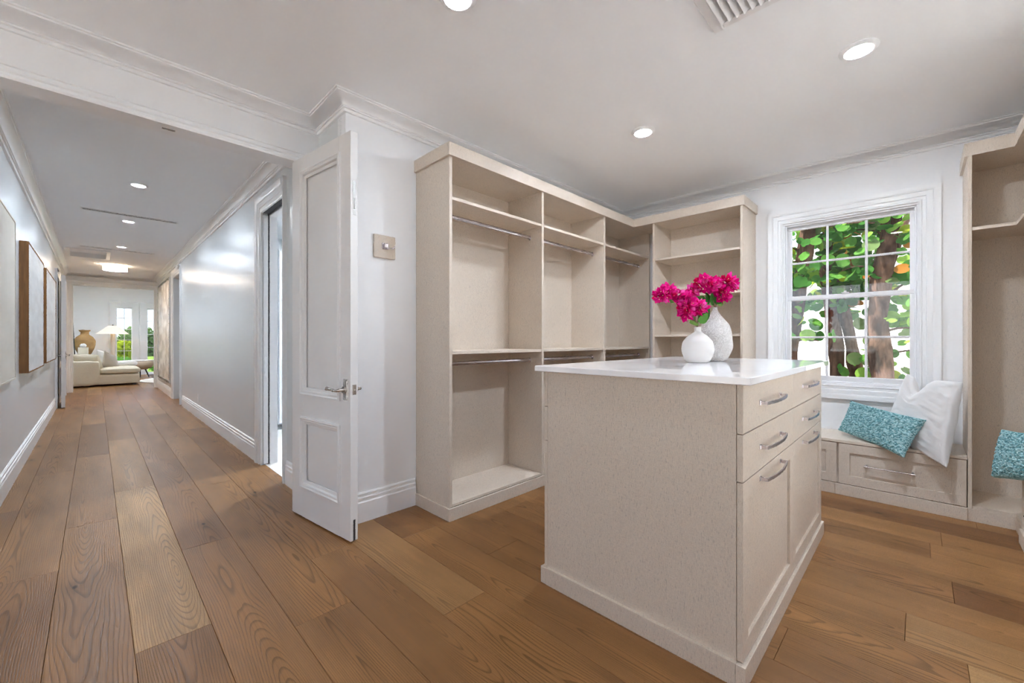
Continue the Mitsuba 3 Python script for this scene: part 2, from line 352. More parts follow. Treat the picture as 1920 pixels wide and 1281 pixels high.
# ------------------------------------------------------------------ ceiling vent
def vent():
    t = thing('ceiling_vent', 'white louvred air vent in the ceiling at the top of the photo', 'vent')
    x0, x1, y0, y1, f = 1.48, 2.186, .10, .731, .045
    add(t + '__frame', join([box(x0, x1, y1 - f, y1, CEIL - .018, CEIL + .001, .004), box(x0, x1, y0, y0 + f, CEIL - .012, CEIL + .001, .004),
                             box(x0, x0 + f, y0 + f, y1 - f, CEIL - .012, CEIL + .001, .004), box(x1 - f, x1, y0 + f, y1 - f, CEIL - .012, CEIL + .001, .004),
                             box(x0 + f, x1 - f, y1 - f - .012, y1 - f, CEIL - .024, CEIL - .004), box(x1 - f - .012, x1 - f, y0 + f, y1 - f, CEIL - .024, CEIL - .004)]), 'plastic_white')
    add(t + '__backing', box(x0 + .02, x1 - .02, y0 + .02, y1 - .02, CEIL - .001, CEIL - .0004), 'dark_slot')
    yy = y1 - f - .022
    while yy > y0 + f + .02:
        b = box(x0 + f + .004, x1 - f - .014, -.021, .021, -.0012, .0012)
        b.apply_transform(trimesh.transformations.rotation_matrix(math.radians(-42), (1, 0, 0)))
        b.apply_translation((0, yy, CEIL - .020))
        add(t + '__louvre', b, 'plastic_white')
        yy -= .033
vent()

# ------------------------------------------------------------------ window_1: double hung, six panes over six
def window():
    y0, y1, z0, z1 = WIN
    tag('window_1', 'white double-hung window with twelve panes above the bench', None, None, 'structure')
    n = (-1, 0, 0)
    add('window_1__casing', around(CAS, [(XW, y0, z0), (XW, y1, z0), (XW, y1, z1), (XW, y0, z1)], n, True), 'paint_trim', 35)
    def ring(a0, a1, b0, b1, w, xa, xb, c=.003):
        return join([box(xa, xb, a0, a1, b0, b0 + w, c), box(xa, xb, a0, a1, b1 - w, b1, c), box(xa, xb, a0, a0 + w, b0 + w, b1 - w, c), box(xa, xb, a1 - w, a1, b0 + w, b1 - w, c)])
    add('window_1__jamb', join([ring(y0 - .002, y1 + .002, z0 - .002, z1 + .002, .018, XW - .002, XW + .165), ring(y0 + .015, y1 - .015, z0 + .015, z1 - .015, .014, XW + .018, XW + .030)]), 'sash_white')
    a0, a1 = y0 + .020, y1 - .020
    zm = 1.578
    for nm, b0, b1, x in (('upper_sash', zm - .018, z1 - .018, XW + .068), ('lower_sash', z0 + .018, zm + .020, XW + .032)):
        w, bot = .036, (.038 if nm == 'upper_sash' else .052)
        s = 'window_1__' + nm
        add(s, join([box(x, x + .034, a0, a1, b0, b0 + bot, .004), box(x, x + .034, a0, a1, b1 - .038, b1, .004), box(x, x + .034, a0, a0 + w, b0 + bot, b1 - .038, .004), box(x, x + .034, a1 - w, a1, b0 + bot, b1 - .038, .004)]), 'sash_white')
        g0, g1, h0, h1 = a0 + w, a1 - w, b0 + bot, b1 - .038
        mw = .009
        ys = [g0 + (g1 - g0) * k / 3 for k in range(4)]; hs = [h0, (h0 + h1) / 2, h1]
        for k in (1, 2): add(s + '__muntin', box(x + .006, x + .030, ys[k] - mw, ys[k] + mw, h0 - .003, h1 + .003, .006), 'sash_white')
        add(s + '__muntin', box(x + .006, x + .030, g0 - .003, g1 + .003, hs[1] - mw, hs[1] + mw, .006), 'sash_white')
        for i in range(3):
            for j in range(2):
                p0, p1, q0, q1 = ys[i] + .001, ys[i + 1] - .001, hs[j] + .001, hs[j + 1] - .001
                V = np.array([(x + .018, p0, q0), (x + .018, p1, q0), (x + .018, p1, q1), (x + .018, p0, q1)])
                add(s + '__pane', trimesh.Trimesh(V, [(0, 1, 2), (0, 2, 3)], process=False), 'pane')
    add('window_1__lock', join([box(XW + .02, XW + .05, .43, .48, zm + .020, zm + .030, .003), box(XW + .015, XW + .03, .445, .465, zm + .03, zm + .042, .003)]), 'plastic_white')
window()
def window2():  # out of view, added as a daylight source from the right
    x0, x1, z0, z1 = WIN2
    tag('window_2', 'added unseen daylight window in the right wall above the side bench', None, None, 'structure')
    add('window_2__frame', join([box(x0, x1, YR - .09, YR - .03, z0, z0 + .05), box(x0, x1, YR - .09, YR - .03, z1 - .05, z1), box(x0, x0 + .05, YR - .09, YR - .03, z0, z1), box(x1 - .05, x1, YR - .09, YR - .03, z0, z1), box(x0 + .88, x0 + .92, YR - .09, YR - .03, z0, z1)]), 'sash_white')
    add('window_2__casing', around(CAS, [(x0, YR, z0), (x1, YR, z0), (x1, YR, z1), (x0, YR, z1)], (0, 1, 0), True), 'paint_trim', 35)
window2()
def window4():  # out of view, added as fill daylight from behind the camera
    y0, y1, z0, z1 = WIN3
    tag('window_4', 'added unseen daylight window in the rear wall behind the camera', None, None, 'structure')
    x = XB - .09
    add('window_4__frame', join([box(x, x + .06, y0, y1, z0, z0 + .05), box(x, x + .06, y0, y1, z1 - .05, z1), box(x, x + .06, y0, y0 + .05, z0, z1), box(x, x + .06, y1 - .05, y1, z0, z1), box(x, x + .06, (y0 + y1) / 2 - .03, (y0 + y1) / 2 + .03, z0, z1)]), 'sash_white')
    add('window_4__casing', around(CAS, [(XB, y0, z0), (XB, y1, z0), (XB, y1, z1), (XB, y0, z1)], (1, 0, 0), True), 'paint_trim', 35)
window4()

# ------------------------------------------------------------------ the dressing room's open door
HINGE, LATCH = np.array([.957, 3.083]), np.array([1.048, 2.364])
E_ = (LATCH - HINGE) / np.linalg.norm(LATCH - HINGE)
N_ = np.array([-E_[1], E_[0]])                                           # away from the viewer's side, towards the wall
def door_frame(hinge, e, n):
    """maps local (u along the leaf, w through it, z)"""
    M = np.eye(4); M[:2, 0] = e; M[:2, 1] = n; M[:2, 3] = hinge
    return M
def leaf_parts(key, M, length, z0, z1, thick, panels, bsdf):
    def tr(m): m = m.copy(); m.apply_transform(M); return m
    us = [p[:2] for p in panels]
    u0, u1 = us[0]
    zs = sorted([(p[2], p[3]) for p in panels])
    boxes = [box(0, u0, 0, thick, z0, z1, .002), box(u1, length, 0, thick, z0, z1, .002)]
    edges = [z0] + [v for z in zs for v in z] + [z1]
    for a, b in zip(edges[0::2], edges[1::2]): boxes.append(box(u0 - .001, u1 + .001, 0.0002, thick - .0002, a, b))
    add(key + '__leaf', tr(join(boxes)), bsdf)
    for p in panels:
        add(key + '__panel', tr(box(p[0] - .004, p[1] + .004, thick * .36, thick * .64, p[2] - .004, p[3] + .004)), bsdf)
        prof = [(0, .012), (.010, .016), (.018, .010), (.022, .012), (.030, .009), (.036, -.002), (.050, -.008), (.052, -.012), (0, -.012)]
        o = .022
        loop = [(p[0] - o, 0, p[2] - o), (p[1] + o, 0, p[2] - o), (p[1] + o, 0, p[3] + o), (p[0] - o, 0, p[3] + o)]
        for s, w in ((-1, 0), (1, thick)):
            pts = [(a, w, c) for a, _, c in loop]
            add(key + '__moulding', tr(sweep([(d if s < 0 else -d, h) for d, h in prof] if s < 0 else [(-d, h) for d, h in prof], pts, (0, s, 0), True)), bsdf, 35)
    return tr
def lever(key, tr, u, z, side, w, point, bsdf):
    """backplate, rose and lever on the face w; the lever points by point (+1 or -1) along u"""
    h = key + '__handle'
    add(h + '__backplate', tr(join([box(u - .026, u + .026, w, w + side * .005, z - .062, z + .062, .003), box(u - .020, u + .020, w + side * .004, w + side * .009, z - .054, z + .054, .003)])), bsdf)
    rose = trimesh.creation.cylinder(.021, .014, sections=24); rose.apply_transform(trimesh.transformations.rotation_matrix(PI / 2, (1, 0, 0))); rose.apply_translation((u, w + side * .012, z))
    add(h + '__rose', tr(rose), bsdf, 40)
    y = w + side * .048
    pts = [(u, w + side * .012, z), (u, w + side * .038, z), (u + point * .006, y, z - .001), (u + point * .03, y, z - .006), (u + point * .06, y, z - .004), (u + point * .062, y, z - .004), (u + point * .066, y, z - .003), (u + point * .10, y, z), (u + point * .128, y, z + .002), (u + point * .132, y, z + .002), (u + point * .138, y, z + .002)]
    add(h, tr(tube(pts, [.010, .009, .009, .0075, .007, .0105, .0075, .0095, .0105, .0125, .008], 14)), bsdf, 50)
def door1():
    k = 'door_1'
    tag(k, 'open white two-panel door with nickel lever beside the closet', None, None, 'structure')
    L, th = float(np.linalg.norm(LATCH - HINGE)), .048
    tr = leaf_parts(k, door_frame(HINGE, E_, N_), L, .012, 2.422, th, [(.150, .600, .232, .662), (.150, .600, .850, 2.300)], 'paint_door')
    # n points to the viewer's far side, so the visible face is w = 0
    lever(k, tr, .678, .900, -1, 0.0, -1, 'nickel')
    lever(k, tr, .678, .900, 1, th, -1, 'nickel')
    add(k + '__latch_plate', tr(join([box(L, L + .0025, .012, .037, .872, .930, .001), box(L + .002, L + .012, .019, .030, .892, .908, .003)])), 'nickel')
    fb = join([box(L, L + .002, .014, .035, 1.93, 2.13, .001), box(L + .001, L + .006, .020, .029, 1.965, 2.03, .002)])
    add(k + '__flush_bolt', tr(fb), 'steel')
    add(k + '__bolt_notch', tr(join([box(L - .001, L + .0012, .018, .031, .014, .135), ])), 'dark_slot')
    for z in (.25, 1.2, 2.2):
        c = trimesh.creation.cylinder(.008, .10, sections=14); c.apply_translation((-.006, th, z))
        add(k + '__hinge', tr(c), 'nickel', 40)
door1()
add('wall_header__strike_plate', join([box(.27, .33, YHEAD + .035, YHEAD + .058, 2.4185, 2.4205), box(.285, .315, YHEAD + .042, YHEAD + .051, 2.4178, 2.4200)]), 'steel')

# pocket door, mostly slid into its wall
tag('door_2', 'white pocket door slid into the wall of the hall doorway', None, None, 'structure')
add('door_2__leaf', box(XH + .003, XH + .043, 4.449, 4.469, .01, 2.39, .002), 'paint_trim')
add('door_2__edge_pull', box(XH + .012, XH + .034, 4.4475, 4.4495, .85, 1.04, .0005), 'steel')
add('door_2__track_and_gap_shade', join([box(XH + .043, XH + .056, 4.458, 4.469, 0, 2.40), box(XH + .043, XH + .056, 3.846, 4.469, 2.40, 2.419), box(XH + .003, XH + .043, 3.846, 4.449, 2.408, 2.419)]), 'dark_slot')  # track, plus a dark strip painting in the shade of the pocket gap

# far door on the left of the hall, open along the wall
def door3():
    k = 'door_3'
    tag(k, 'white door standing open along the left wall at the hall end', None, None, 'structure')
    M = door_frame(np.array([-.405, 11.62]), np.array([0.036, -.9993]), np.array([-.9993, -.036]))
    tr = leaf_parts(k, M, .93, .012, 2.34, .05, [(.15, .78, .23, .66), (.15, .78, .85, 2.22)], 'paint_door')
    lever(k, tr, .87, .93, -1, 0.0, -1, 'nickel')
    lever(k, tr, .87, .93, 1, .05, -1, 'nickel')
    add(k + '__latch_plate', tr(box(.93, .932, .014, .036, .90, .96, .0005)), 'nickel')
    for z in (.2, .87, 1.55, 2.2):
        c = trimesh.creation.cylinder(.012, .09, sections=12); c.apply_translation((-.468, 10.87, z))
        add(k + '__hinge', c, 'nickel', 40)
door3()

# ------------------------------------------------------------------ hook board on the wall
t = thing('hook_board', 'small square beige board with a chrome hook, on the wall by the door', 'hook')
add(t + '__board', box(1.310, 1.468, YB - .018, YB, 1.752, 1.907, .002), 'laminate')
add(t + '__hook', join([box(1.366, 1.410, YB - .026, YB - .018, 1.812, 1.856, .003), box(1.373, 1.403, YB - .044, YB - .026, 1.818, 1.850, .003),
                        tube([(1.390, YB - .03, 1.826), (1.400, YB - .045, 1.818), (1.418, YB - .055, 1.816), (1.436, YB - .058, 1.820), (1.440, YB - .058, 1.838)], .004, 10)]), 'chrome', 40)

# ------------------------------------------------------------------ closet along the back wall
LM, LE = 'laminate', 'laminate_edge'
def panel(key, x0, x1, y0, y1, z0, z1, c=.0012): return add(key, box(x0, x1, y0, y1, z0, z1, c), LM)
def rod(parent, x0, x1, y, z):
    k = parent + '__rod'
    r = add(k, tube([(x0, y, z), (x1, y, z)], .0075, 20, True, 2.0), 'chrome', 50)
    for x, s in ((x0, 1), (x1, -1)):
        add(r + '__socket', join([tube([(x, y, z - .002), (x + s * .003, y, z - .002)], .014, 20, True, 1.55), tube([(x, y, z - .002), (x + s * .012, y, z - .002)], .0098, 20, True, 1.75)]), 'chrome', 50)
def closet():
    t = thing('hanging_closet', 'long open beige hanging closet of three bays along the back wall', 'closet')
    YF, ZT = 2.205, 2.416
    xs = [(1.642, 1.666), (2.578, 2.604), (3.511, 3.543), (4.464, 4.488)]
    panel(t + '__side_panel', *xs[0], YF, YB - .002, .083, ZT)
    panel(t + '__side_panel', *xs[3], YF, YB - .002, .083, ZT)
    panel(t + '__divider', *xs[1], YF, YB - .014, .083, ZT)
    panel(t + '__divider', *xs[2], YF, YB - .014, .083, ZT)
    for a, b in zip(xs[:-1], xs[1:]):
        x0, x1 = a[1] + .0005, b[0] - .0005
        panel(t + '__back_panel', x0, x1, YB - .016, YB - .003, .09, ZT)
        for z, d in ((2.128, .022), (1.098, .021), (.083, .018)):
            k = panel(t + '__shelf', x0, x1, YF + .003, YB - .017, z, z + d)
        for z in (2.060, 1.028): rod(t, x0, x1, 2.337, z)
    panel(t + '__top_board', 1.634, 4.50, YF - .001, YB - .002, ZT, ZT + .020)
    add(t + '__plinth', join([box(1.628, 4.50, 2.188, 2.204, .0, .083, .0015), box(1.628, 1.644, 2.204, YB - .001, 0, .083, .0015)]), LM)
    add(t + '__cornice', join([box(1.626, 4.090, 2.186, 2.204, 2.410, 2.496, .0015), box(1.626, 1.641, 2.204, YB - .001, 2.410, 2.496, .0015)]), LM)
closet()
def shelf_unit():
    t = thing('shelf_unit', 'narrow beige open shelf unit left of the window', 'shelf unit')
    XF, ZT, y0, y1 = 4.096, 2.416, 1.130, 1.985
    panel(t + '__side_panel', XF, XW - .002, y0, y0 + .022, .083, ZT)
    panel(t + '__side_panel', XF, XW - .002, y1 - .020, y1, .083, ZT)
    panel(t + '__back_panel', XW - .016, XW - .003, y0 + .022, y1 - .02, .09, ZT)
    for z in (2.020, 1.627, 1.230, .83, .45, .083): panel(t + '__shelf', XF + .003, XW - .017, y0 + .0225, y1 - .0205, z, z + .021)
    panel(t + '__top_board', XF - .001, XW - .002, y0 - .006, 2.2, ZT, ZT + .02)
    add(t + '__plinth', join([box(XF - .05, XF - .034, y0, 2.187, 0, .083, .0015)]), LM)
    add(t + '__cornice', join([box(XF - .020, XF - .004, 1.114, 2.186, 2.410, 2.496, .0015), box(XF - .004, XW - .001, 1.114, 1.129, 2.410, 2.496, .0015)]), LM)
shelf_unit()

# ------------------------------------------------------------------ pulls
def bow_pull(key, c, along, out, length=.105, bsdf='chrome'):
    """arched bar pull: c centre on the face, along and out unit vectors"""
    c, a, o = np.array(c, float), np.array(along, float), np.array(out, float)
    zz = np.cross(a, o); zz /= np.linalg.norm(zz)
    def slab(us, os_, hw, ht):
        V, F = [], []
        for u, q in zip(us, os_):
            for sz in (-hw, hw):
                for so in (-ht, ht): V.append(c + a * u + o * (q + so) + zz * sz)
        for i in range(len(us) - 1):
            b = 4 * i
            for x, y in ((0, 1), (1, 3), (3, 2), (2, 0)): F += [(b + x, b + y, b + 4 + y), (b + x, b + 4 + y, b + 4 + x)]
        e = 4 * (len(us) - 1)
        F += [(0, 1, 3), (0, 3, 2), (e, e + 3, e + 1), (e, e + 2, e + 3)]
        return trimesh.Trimesh(np.array(V), np.array(F), process=False)
    us = np.linspace(-.5, .5, 13) * length
    bow = slab(us, .024 + .013 * (1 - (2 * us / length) ** 2), .0055, .0025)
    feet = []
    for s in (-1, 1):
        u = s * (length / 2 - .006)
        V = []
        for q, w in ((.0, .0085), (.003, .0085), (.005, .006), (.026, .006)): V.append((q, w))
        for (q0, w0), (q1, w1) in zip(V[:-1], V[1:]):
            P = [c + a * (u + su * w) + o * q + zz * sz * w for q, w in ((q0, w0), (q1, w1)) for su in (-1, 1) for sz in (-1, 1)]
            feet.append(trimesh.Trimesh(np.array(P), process=False).convex_hull)
    return add(key, join([bow] + feet), bsdf)

def shaker(key, x0, x1, z0, z1, y, rail, bsdf=LM, axis='y', d=.020, sgn=1):
    """shaker front facing -y (or -x): frame of rails around a recessed panel"""
    def bb(a0, a1, b0, b1, w0, w1): return box(a0, a1, y + sgn * w0, y + sgn * w1, b0, b1, .0012) if axis == 'y' else box(y + sgn * w0, y + sgn * w1, a0, a1, b0, b1, .0012)
    add(key, join([bb(x0, x1, z0, z0 + rail, 0, d), bb(x0, x1, z1 - rail, z1, 0, d), bb(x0, x0 + rail, z0 + rail - .001, z1 - rail + .001, 0, d), bb(x1 - rail, x1, z0 + rail - .001, z1 - rail + .001, 0, d)]), bsdf)
    add(key + '__panel', bb(x0 + rail - .002, x1 - rail + .002, z0 + rail - .002, z1 - rail + .002, .011, d - .001), bsdf)

# ------------------------------------------------------------------ island
def island():
    t = thing('closet_island', 'beige linen-finish dresser island with drawers and tilt-out doors', 'island')
    x0, x1, yf, yb = 1.56, 3.14, .430, 1.318
    add(t + '__side_panel', box(x0, x0 + .022, yf + .0215, yb - .0215, .078, 1.039, .001), LM)
    add(t + '__side_panel', box(x1 - .022, x1, yf + .0215, yb - .0215, .078, 1.039, .001), LM)
    add(t + '__body', box(x0 + .022, x1 - .022, yf + .024, yb - .024, .078, 1.039), LM)
    add(t + '__plinth', join([box(x0 - .015, x1 + .013, yf - .012, yf + .02, 0, .080, .002), box(x0 - .015, x1 + .013, yb - .02, yb + .012, 0, .080, .002), box(x0 - .015, x0 + .02, yf + .02, yb - .02, 0, .080, .0), box(x1 - .02, x1 + .013, yf + .02, yb - .02, 0, .080, .0)]), LM)
    xm, g = 2.345, .0016
    for y, s in ((yf, 1), (yb, -1)):
        for a, b in ((x0 + .001, xm - g), (xm + g, x1 - .001)):
            xc = (a + b) / 2
            for z0, z1, zh in ((.866 + g, 1.038, .955), (.700 + g, .866 - g, .787)):
                k = add(num(t + '__drawer'), box(a, b, y, y + s * .020, z0, z1, .0012), LM)
                bow_pull(k + '__handle', (xc - .02 if s > 0 else xc, y, zh), (1, 0, 0), (0, -s, 0), .33)
            k = num(t + '__door')
            shaker(k, a, b, .082 + g, .698, y, .062, d=.020, sgn=s)
            bow_pull(k + '__handle', (xc - .02 if s > 0 else xc, y, .667), (1, 0, 0), (0, -s, 0), .33)
    k = add('countertop', box(1.524, 3.168, .397, 1.352, 1.040, 1.067, .0025), 'quartz')
    tag(k, 'polished white quartz countertop on the beige island', 'countertop')
island()

# ------------------------------------------------------------------ window bench and the cabinets to its right
def bench():
    t = thing('window_bench', 'beige bench seat with two wide drawers below the window', 'bench')
    XF = 4.060
    add(t + '__seat_board', box(XF - .004, XW - .002, -.226, 1.128, .400, .421, .002), LM)
    add(t + '__body', box(XF + .022, XW - .002, -.224, 1.126, .083, .400), LM)
    add(t + '__plinth', box(XF - .014, XF + .01, -.226, .468, 0, .083, .0015), LM)
    add(t + '__plinth', box(XF - .014, XF + .01, .4695, 1.128, 0, .083, .0015), LM)
    for y0, y1, zh in ((-.222, .448, .25), (.460, 1.124, .25)):
        k = num(t + '__drawer')
        shaker(k, y0, y1, .087, .397, XF, .068, axis='x', d=.020, sgn=1)
        c = (y0 + y1) / 2 + .045
        h = join([tube([(XF - .030, c - .14, zh), (XF - .030, c + .14, zh)], .0052, 12)] + [tube([(XF + .011, c + s * .125, zh), (XF - .030, c + s * .125, zh)], .007, 12) for s in (-1, 1)] +
                 [tube([(XF - .030, c + s * .125 - .008, zh), (XF - .030, c + s * .125 + .008, zh)], .009, 12) for s in (-1, 1)])
        add(k + '__handle', h, 'chrome', 40)
bench()
def corner_cabinet():
    t = thing('corner_cabinet', 'tall open beige corner cabinet right of the window bench', 'cabinet')
    XF, YF, ZT = 4.060, -.430, 2.416
    panel(t + '__side_panel', XF, XW - .002, -.246, -.227, .083, ZT)
    panel(t + '__back_panel', XW - .016, XW - .003, YR + .003, -.246, .09, ZT)
    panel(t + '__back_panel', 3.06, XW - .017, YR + .003, YR + .016, .09, ZT)
    for z, d in ((1.917, .021), (.083, .018)):
        pts = [(XF + .003, -.247), (XW - .017, -.247), (XW - .017, YR + .017), (3.08 if z > 1 else 3.834, YR + .017), (3.08 if z > 1 else 3.834, YF - .003), (XF + .003, YF - .003)]
        m = trimesh.creation.extrude_polygon(Polygon(pts), d, engine='earcut'); m.apply_translation((0, 0, z))
        add(t + '__shelf', m, LM)
    pts = [(XF - .002, -.221), (XW - .002, -.221), (XW - .002, YR + .003), (3.06, YR + .003), (3.06, YF + .002), (XF - .002, YF + .002)]
    m = trimesh.creation.extrude_polygon(Polygon(pts), .02, engine='earcut'); m.apply_translation((0, 0, ZT))
    add(t + '__top_board', m, LM)
    panel(t + '__side_panel', 3.06, 3.08, YR + .003, YF, .44, ZT)
    prof = [(0, 2.410), (.016, 2.410), (.016, 2.496), (0, 2.496)]
    add(t + '__cornice', sweep([(-d, h) for d, h in prof], [(XW - .001, -.212, 0), (XF - .004, -.212, 0), (XF - .004, YF + .004, 0), (3.05, YF + .004, 0)][::-1], up), LM)
    add(t + '__plinth', sweep([(-d, h) for d, h in ((0, 0), (.016, 0), (.016, .083), (0, .083))], [(XF, -.2265, 0), (XF, YF, 0), (3.835, YF, 0)][::-1], up), LM)
corner_cabinet()
def side_bench():
    t = thing('side_bench', 'beige bench seat on the right wall under the teal pillow', 'bench')
    x0, x1, yf = 1.0, 3.832, -.430
    add(t + '__seat_board', box(x0, x1, YR + .002, yf + .004, .400, .421, .002), LM)
    add(t + '__body', box(x0, x1, YR + .002, yf - .022, .083, .400), LM)
    add(t + '__plinth', box(x0, x1, yf - .01, yf + .014, 0, .083, .0015), LM)
    add(t + '__side_panel', box(x1 - .018, x1, YR + .004, yf + .001, .083, .400, .001), LM)
    for a, b in ((2.90, 3.812), (1.96, 2.892), (1.004, 1.952)):
        k = num(t + '__drawer')
        shaker(k, a, b, .087, .397, yf, .068, axis='y', d=.020, sgn=-1)
        c, zh = (a + b) / 2, .25
        add(k + '__handle', join([tube([(c - .14, yf + .030, zh), (c + .14, yf + .030, zh)], .0052, 12)] + [tube([(c + s * .125, yf - .011, zh), (c + s * .125, yf + .030, zh)], .007, 12) for s in (-1, 1)]), 'chrome', 40)
side_bench()

# ------------------------------------------------------------------ pillows: a patch over four corners, puffed along its normal
def pillow_mesh(tl, tr, br, bl, thick, nu, nv, bump=None, pinch=.07, chop=None, flip=1):
    tl, tr, br, bl = (np.array(p, float) for p in (tl, tr, br, bl))
    s, q = np.meshgrid(np.linspace(-1, 1, nu), np.linspace(-1, 1, nv), indexing='ij')
    a, b = s * (1 - pinch * (1 - q ** 2) * np.abs(s) ** 3), q * (1 - pinch * (1 - s ** 2) * np.abs(q) ** 3)
    A, B = (a + 1) / 2, (b + 1) / 2
    P = (tl * (1 - A)[..., None] + tr * A[..., None]) * B[..., None] + (bl * (1 - A)[..., None] + br * A[..., None]) * (1 - B)[..., None]
    N = np.cross(tr - bl, tl - br); N /= np.linalg.norm(N)
    h = thick / 2 * np.maximum((1 - s ** 2), 0) ** .42 * np.maximum((1 - q ** 2), 0) ** .42
    if chop is not None: P, h = chop(P, h, s, q, N, tl, bl)
    F, n = [], nu * nv
    V1, V2 = P + N * h[..., None], P - N * h[..., None]
    if bump is not None:
        edge = np.clip((1 - np.maximum(np.abs(s), np.abs(q))) / .02, 0, 1)[..., None]
        V1, V2 = V1 + N * bump(s, q, 0)[..., None] * edge, V2 - N * bump(s, q, 1)[..., None] * edge
    idx = np.arange(n).reshape(nu, nv)
    c = np.stack([idx[:-1, :-1], idx[1:, :-1], idx[1:, 1:], idx[:-1, 1:]], -1).reshape(-1, 4)
    f1 = np.vstack([c[:, [0, 1, 2]], c[:, [0, 2, 3]]])
    f2 = f1[:, ::-1] + n
    m = trimesh.Trimesh(np.vstack([V1.reshape(-1, 3), V2.reshape(-1, 3)]), np.vstack([f1, f2]), process=False)
    m.merge_vertices()
    return m
def wool(p, n, uv):
    r = cell_rand(dr.floor(p.x * 260), dr.floor(p.y * 260), dr.floor(p.z * 260))
    k = noise(p.x * 130, p.y * 130, p.z * 130)
    return mix(mix((0.085, 0.225, 0.25), (0.29, 0.50, 0.53), smoothstep(.3, .55, k)), (0.72, 0.84, 0.84), smoothstep(.60, .95, .6 * k + .4 * r))
scene['boucle'] = two({'type': 'principled', 'base_color': proc(wool), 'roughness': .85, 'specular': .2, 'sheen': .3})
def boucle_bump(lu, lv, seed):
    """loops of yarn: rounded bumps around scattered centres"""
    from scipy.spatial import cKDTree
    r = np.random.default_rng(seed)
    sp = .0125
    gx, gy = np.meshgrid(np.arange(-.02, lu + .02, sp), np.arange(-.02, lv + .02, sp))
    C = np.stack([gx.ravel(), gy.ravel()], 1) + r.uniform(-.45, .45, (gx.size, 2)) * sp
    H = r.uniform(.6, 1.25, len(C))
    tree = cKDTree(C)
    def fn(s, q, side):
        pts = np.stack([(s + 1) / 2 * lu, (q + 1) / 2 * lv], -1).reshape(-1, 2)
        d, i = tree.query(pts)
        return (.0120 * H[i] * np.sqrt(np.clip(1 - (d / (sp * .78)) ** 2, 0, 1))).reshape(s.shape)
    return fn
k = add('lumbar_pillow', pillow_mesh((4.350, .395, .697), (4.030, -.033, .642), (3.930, .080, .380), (4.300, .472, .452), .10, 260, 150, boucle_bump(.52, .30, 1)), 'boucle', True)
tag(k, 'shaggy teal boucle lumbar pillow leaning on the white pillow on the window bench', 'pillow', 'teal boucle pillows')
k = add('lumbar_pillow', pillow_mesh((3.950, -.372, .640), (3.508, -.554, .700), (3.438, -.518, .447), (3.884, -.326, .348), .11, 260, 150, boucle_bump(.50, .30, 2)), 'boucle', True)
tag(k, 'shaggy teal boucle pillow on the side bench at the right photo edge', 'pillow', 'teal boucle pillows')
def chopped(P, h, s, q, N, tl, bl):
    u = (tl - bl) / np.linalg.norm(tl - bl)
    w = np.exp(-((s + .28) / .30) ** 2) * np.clip((q + .1) / 1.1, 0, 1) ** 1.4
    P = P - u * (.115 * w)[..., None]
    h = h * (1 - .45 * w) - 0
    wr = meshkit.noise(np.stack([s * 5 + q * 1.5, q * 9, 0 * s], -1), 4) - .5 + .6 * (meshkit.noise(np.stack([s * 3, q * 17 + s * 4, 0 * s + 3], -1), 9) - .5)
    amp = np.clip(1 - s ** 2, 0, 1) ** .3 * np.clip(1 - q ** 2, 0, 1) ** .3
    return P + N * (.014 * wr * amp * (.4 + .6 * np.clip(s + .4, 0, 1)))[..., None], h
def linen(p, n, uv):
    return mi.Color3f(0.72, 0.715, 0.715) * (.96 + .06 * noise(p.x * 900, p.y * 900, p.z * 900))
scene['linen'] = two({'type': 'principled', 'base_color': proc(linen), 'roughness': .85, 'specular': .15, 'sheen': .2})
k = add('square_pillow', pillow_mesh((4.42, .068, .934), (4.03, -.205, .919), (3.93, -.127, .352), (4.32, .200, .458), .15, 90, 90, None, .05, chopped), 'linen', True)
tag(k, 'large white square pillow with a dented top, wedged against the corner cabinet', 'pillow')

# ------------------------------------------------------------------ vases
def speckle(p, n, uv):
    a = smoothstep(.42, .62, noise(p.x * 420, p.y * 420, p.z * 420))
    return mix((0.42, 0.40, 0.385), (0.74, 0.73, 0.72), a)
scene['vase_rough'] = two({'type': 'bumpmap', 'arbitrary': proc(lambda p, n, uv: noise(p.x * 400, p.y * 400, p.z * 400), eps=8e-4), 'scale': .0016, 'bsdf': {'type': 'principled', 'base_color': proc(speckle), 'roughness': .7, 'specular': .3}})
scene['vase_smooth'] = two({'type': 'bumpmap', 'arbitrary': proc(lambda p, n, uv: fbm(p.x * 130, p.y * 130, p.z * 130), eps=1e-3), 'scale': .0012, 'bsdf': {'type': 'principled', 'base_color': rgb(.70, .69, .675), 'roughness': .6, 'specular': .3}})
def spline(pts, n=60):
    from scipy.interpolate import PchipInterpolator
    p = np.array(pts, float)
    d = np.r_[0, np.cumsum(np.linalg.norm(np.diff(p, axis=0), axis=1))]
    f = PchipInterpolator(d, p)
    return f(np.linspace(0, d[-1], n))
def vase(key, at, outer, neck_r, bsdf, label, lump=0):
    o = spline(outer)
    top = o[-1]
    inner = [(top[0] - .004, top[1]), (top[0] - .005, top[1] - .03), (top[0] * .6, top[1] - .05), (0, top[1] - .055)]
    prof = np.vstack([[(0, 0)], o, inner])
    m = lathe(prof, (0, 0, 0), 64)
    v = m.vertices
    if lump:
        k = lump * (meshkit.noise(v * 14, 3) - .5)
        r = np.linalg.norm(v[:, :2], axis=1, keepdims=True) + 1e-9
        w = np.clip(v[:, 2:] / .03, 0, 1) * np.clip((top[1] * .8 - v[:, 2:]) / .03, 0, 1)
        m.vertices = v + np.c_[v[:, :2] / r, 0 * r] * (k[:, None] * w)
    m.apply_translation(at)
    k = add(key, m, bsdf, 60)
    tag(k, label, 'vase', 'white vases on the countertop')
VS, VB = (2.376, .885, 1.067), (2.600, .868, 1.067)
